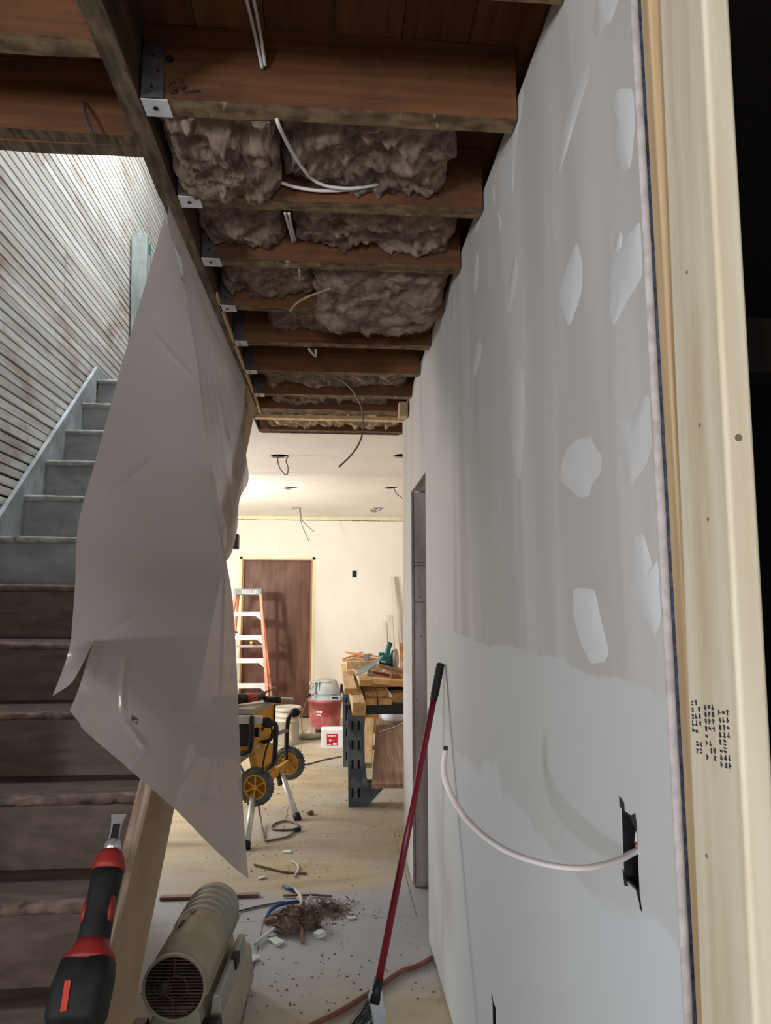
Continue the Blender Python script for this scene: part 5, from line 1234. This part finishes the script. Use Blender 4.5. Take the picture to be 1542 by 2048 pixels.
dbr(MB().tube(smoothpath([(-0.114, 3.561, 0.03), (-0.106, 3.608, 0.045), (-0.09, 3.634, 0.05), (-0.095, 3.587, 0.03)], 5), .006, 8), 'cable_offcut', 'cable_white', 'small looped white cable end on the scrap pile', 'cable')
dbr(MB().tube([(-0.324, 3.253, 0.012), (-0.282, 3.337, 0.014), (-0.236, 3.401, 0.02)], .011, 8, flat=.5), 'cable_offcut', 'pvc', 'flat bluish cable strip sticking out toward the heater', 'cable')
dbr(MB().tube([(-0.238, 3.758, 0.01), (-0.075, 3.752, 0.01), (0.012, 3.727, 0.01)], .006, 6), 'twig', 'twig', 'straight thin stick at the back of the scrap pile')
dbr(MB().tube([(-0.132, 3.44, 0.03), (-0.124, 3.354, 0.02), (-0.118, 3.268, 0.008)], .008, 6), 'wood_stick', 'lumber_dark', 'short wood stick pointing at the camera from the scrap pile', 'stick')
dbr(MB().bar((-0.307, 3.475, 0.012), (-0.257, 3.492, 0.012), .03, .018), 'wood_chip', 'twig', 'small brown wood chip at the left of the scrap pile', 'wood chip', False, .002)
dbr(MB().tube([(-0.44, 3.605, 0.006), (-0.344, 3.653, 0.006), (-0.224, 3.696, 0.006)], .005, 6), 'wire_offcut', 'wire_grey', 'long thin grey wire left of the scrap pile', 'wire')
def clump(label, c, rx, ry, rz, seed, mat='insul', name='insulation_clump'):
    rows = []; m = MB()
    for i in range(31):
        th = math.pi * i / 30; row = []
        for k in range(53):
            ph = 2 * math.pi * k / 52; d = Vector((math.sin(th) * math.cos(ph), math.sin(th) * math.sin(ph), math.cos(th)))
            s = 1 + .55 * noise.fractal(d * 3.2 + Vector((seed, 0, 0)), .8, 2.2, 5); p = Vector((d.x * rx * s, d.y * ry * s, d.z * rz * s)); row.append((c[0] + p.x, c[1] + p.y, max(.001, c[2] + p.z)))
        rows.append(row)
    return dbr(m.grid(rows), name, mat, label, 'insulation')
clump('brown insulation clump heaped in the scrap pile', (-0.161, 3.462, 0.035), .085, .05, .035, 3)
clump('smaller brown insulation clump in front of the heap', (-0.187, 3.386, 0.025), .055, .04, .03, 8)
clump('brown insulation clump at the right of the heap', (-0.097, 3.429, 0.025), .05, .045, .03, 12)
dbr(MB().box((-.255, 3.25, .001), (-.215, 3.33, .012), Matrix.Rotation(.5, 3, 'Z'), None, .006), 'foam_scrap', 'foam_white', 'pale blue-white foam scrap in front of the scrap pile', 'scrap', False, .003)
dbr(MB().box((-.065, 3.31, .001), (-.02, 3.345, .018), Matrix.Rotation(.8, 3, 'Z'), None, .006), 'foam_scrap', 'foam_white', 'small white crumbled scrap right of the scrap pile', 'scrap', False, .004)
dbr(MB().bar((-0.363, 3.085, 0.008), (-0.305, 3.161, 0.008), .035, .008), 'paper_scrap', 'foam_white', 'white paper strip lying beside the heater', 'scrap', False)
dbr(MB().box((.085, 3.485, .001), (.125, 3.50, .010)), 'foam_scrap', 'foam_white', 'tiny white chip far right of the scrap pile', 'scrap', False, .002)
dbr(MB().tube(smoothpath([(-0.435, 4.198, 0.008), (-0.338, 4.131, 0.008), (-0.25, 4.079, 0.006), (-0.129, 4.048, 0.006)], 5), .006, 6), 'wire_offcut', 'twig', 'long brown stick on the sunlit floor past the plastic sheet', 'stick')
dbr(MB().tube(smoothpath([(-0.226, 4.235, 0.008), (-0.192, 4.194, 0.008), (-0.176, 4.111, 0.008), (-0.196, 4.006, 0.008)], 5), .006, 6), 'wire_offcut', 'cable_white', 'hooked white wire on the sunlit floor', 'wire')
dbr(MB().bar((-0.39, 3.998, 0.006), (-0.35, 4.023, 0.006), .02, .008), 'foam_scrap', 'foam_white', 'white crumb below the plastic sheet tip', 'scrap', False, .002)
dbr(MB().box((-.285, 4.38, .001), (-.235, 4.42, .008)), 'paper_scrap', 'foam_white', 'white paper chip in front of the coiled cord', 'scrap', False)
clump('small dark crumb on the open floor right of the saw', (-0.141, 5.131, 0.012), .02, .02, .014, 21, 'crumb', 'debris_crumb')
# fine rubble: crumbs and dust grains
random.seed(33); cr = MB()
def crumb(x, y, r):
    a = random.random() * 6.28; vs = []
    for k in range(5): vs.append((x + r * math.cos(a + k * 1.2566) * random.uniform(.6, 1.3), y + r * math.sin(a + k * 1.2566) * random.uniform(.6, 1.3), .0004))
    vs.append((x, y, r * random.uniform(.5, 1.1))); cr.add(vs, [(k, (k + 1) % 5, 5) for k in range(5)])
for i in range(900):
    y = random.uniform(2.4, 4.6); x = random.uniform(-.75, .42); n_ = noise.noise(Vector((x * 2.2, y * 2.2, 1)))
    if n_ < -.05 and random.random() < .75: continue
    crumb(x, y, random.choice((.002, .003, .003, .004, .006)))
for i in range(500):
    a, b = random.gauss(0, .075), random.gauss(0, .06); crumb(-.03 + a, 3.56 + b, random.choice((.003, .004, .006)))
for i in range(260): crumb(random.uniform(-.6, .6), random.uniform(4.6, 7.5), random.choice((.004, .005, .007)))
co_ = cr.obj('floor_rubble', 'crumb'); co_['kind'] = 'stuff'; tag(co_, 'fine dark crumbs and dust scattered over the plywood floor', 'debris')
fs_ = MB(); random.seed(4)
for i in range(220):
    c = Vector((-.005 + random.gauss(0, .05), 3.60 + random.gauss(0, .05), .004)); a = random.random() * 6.28; l = random.uniform(.015, .04)
    fs_.tube([c, c + Vector((l * .5 * math.cos(a), l * .5 * math.sin(a), random.uniform(.004, .016))), c + Vector((l * math.cos(a), l * math.sin(a), .002))], .0012, 4)
fo = fs_.obj('fiber_fluff', 'insul'); fo['kind'] = 'stuff'; tag(fo, 'loose grey fibre fluff beside the scrap pile', 'debris')
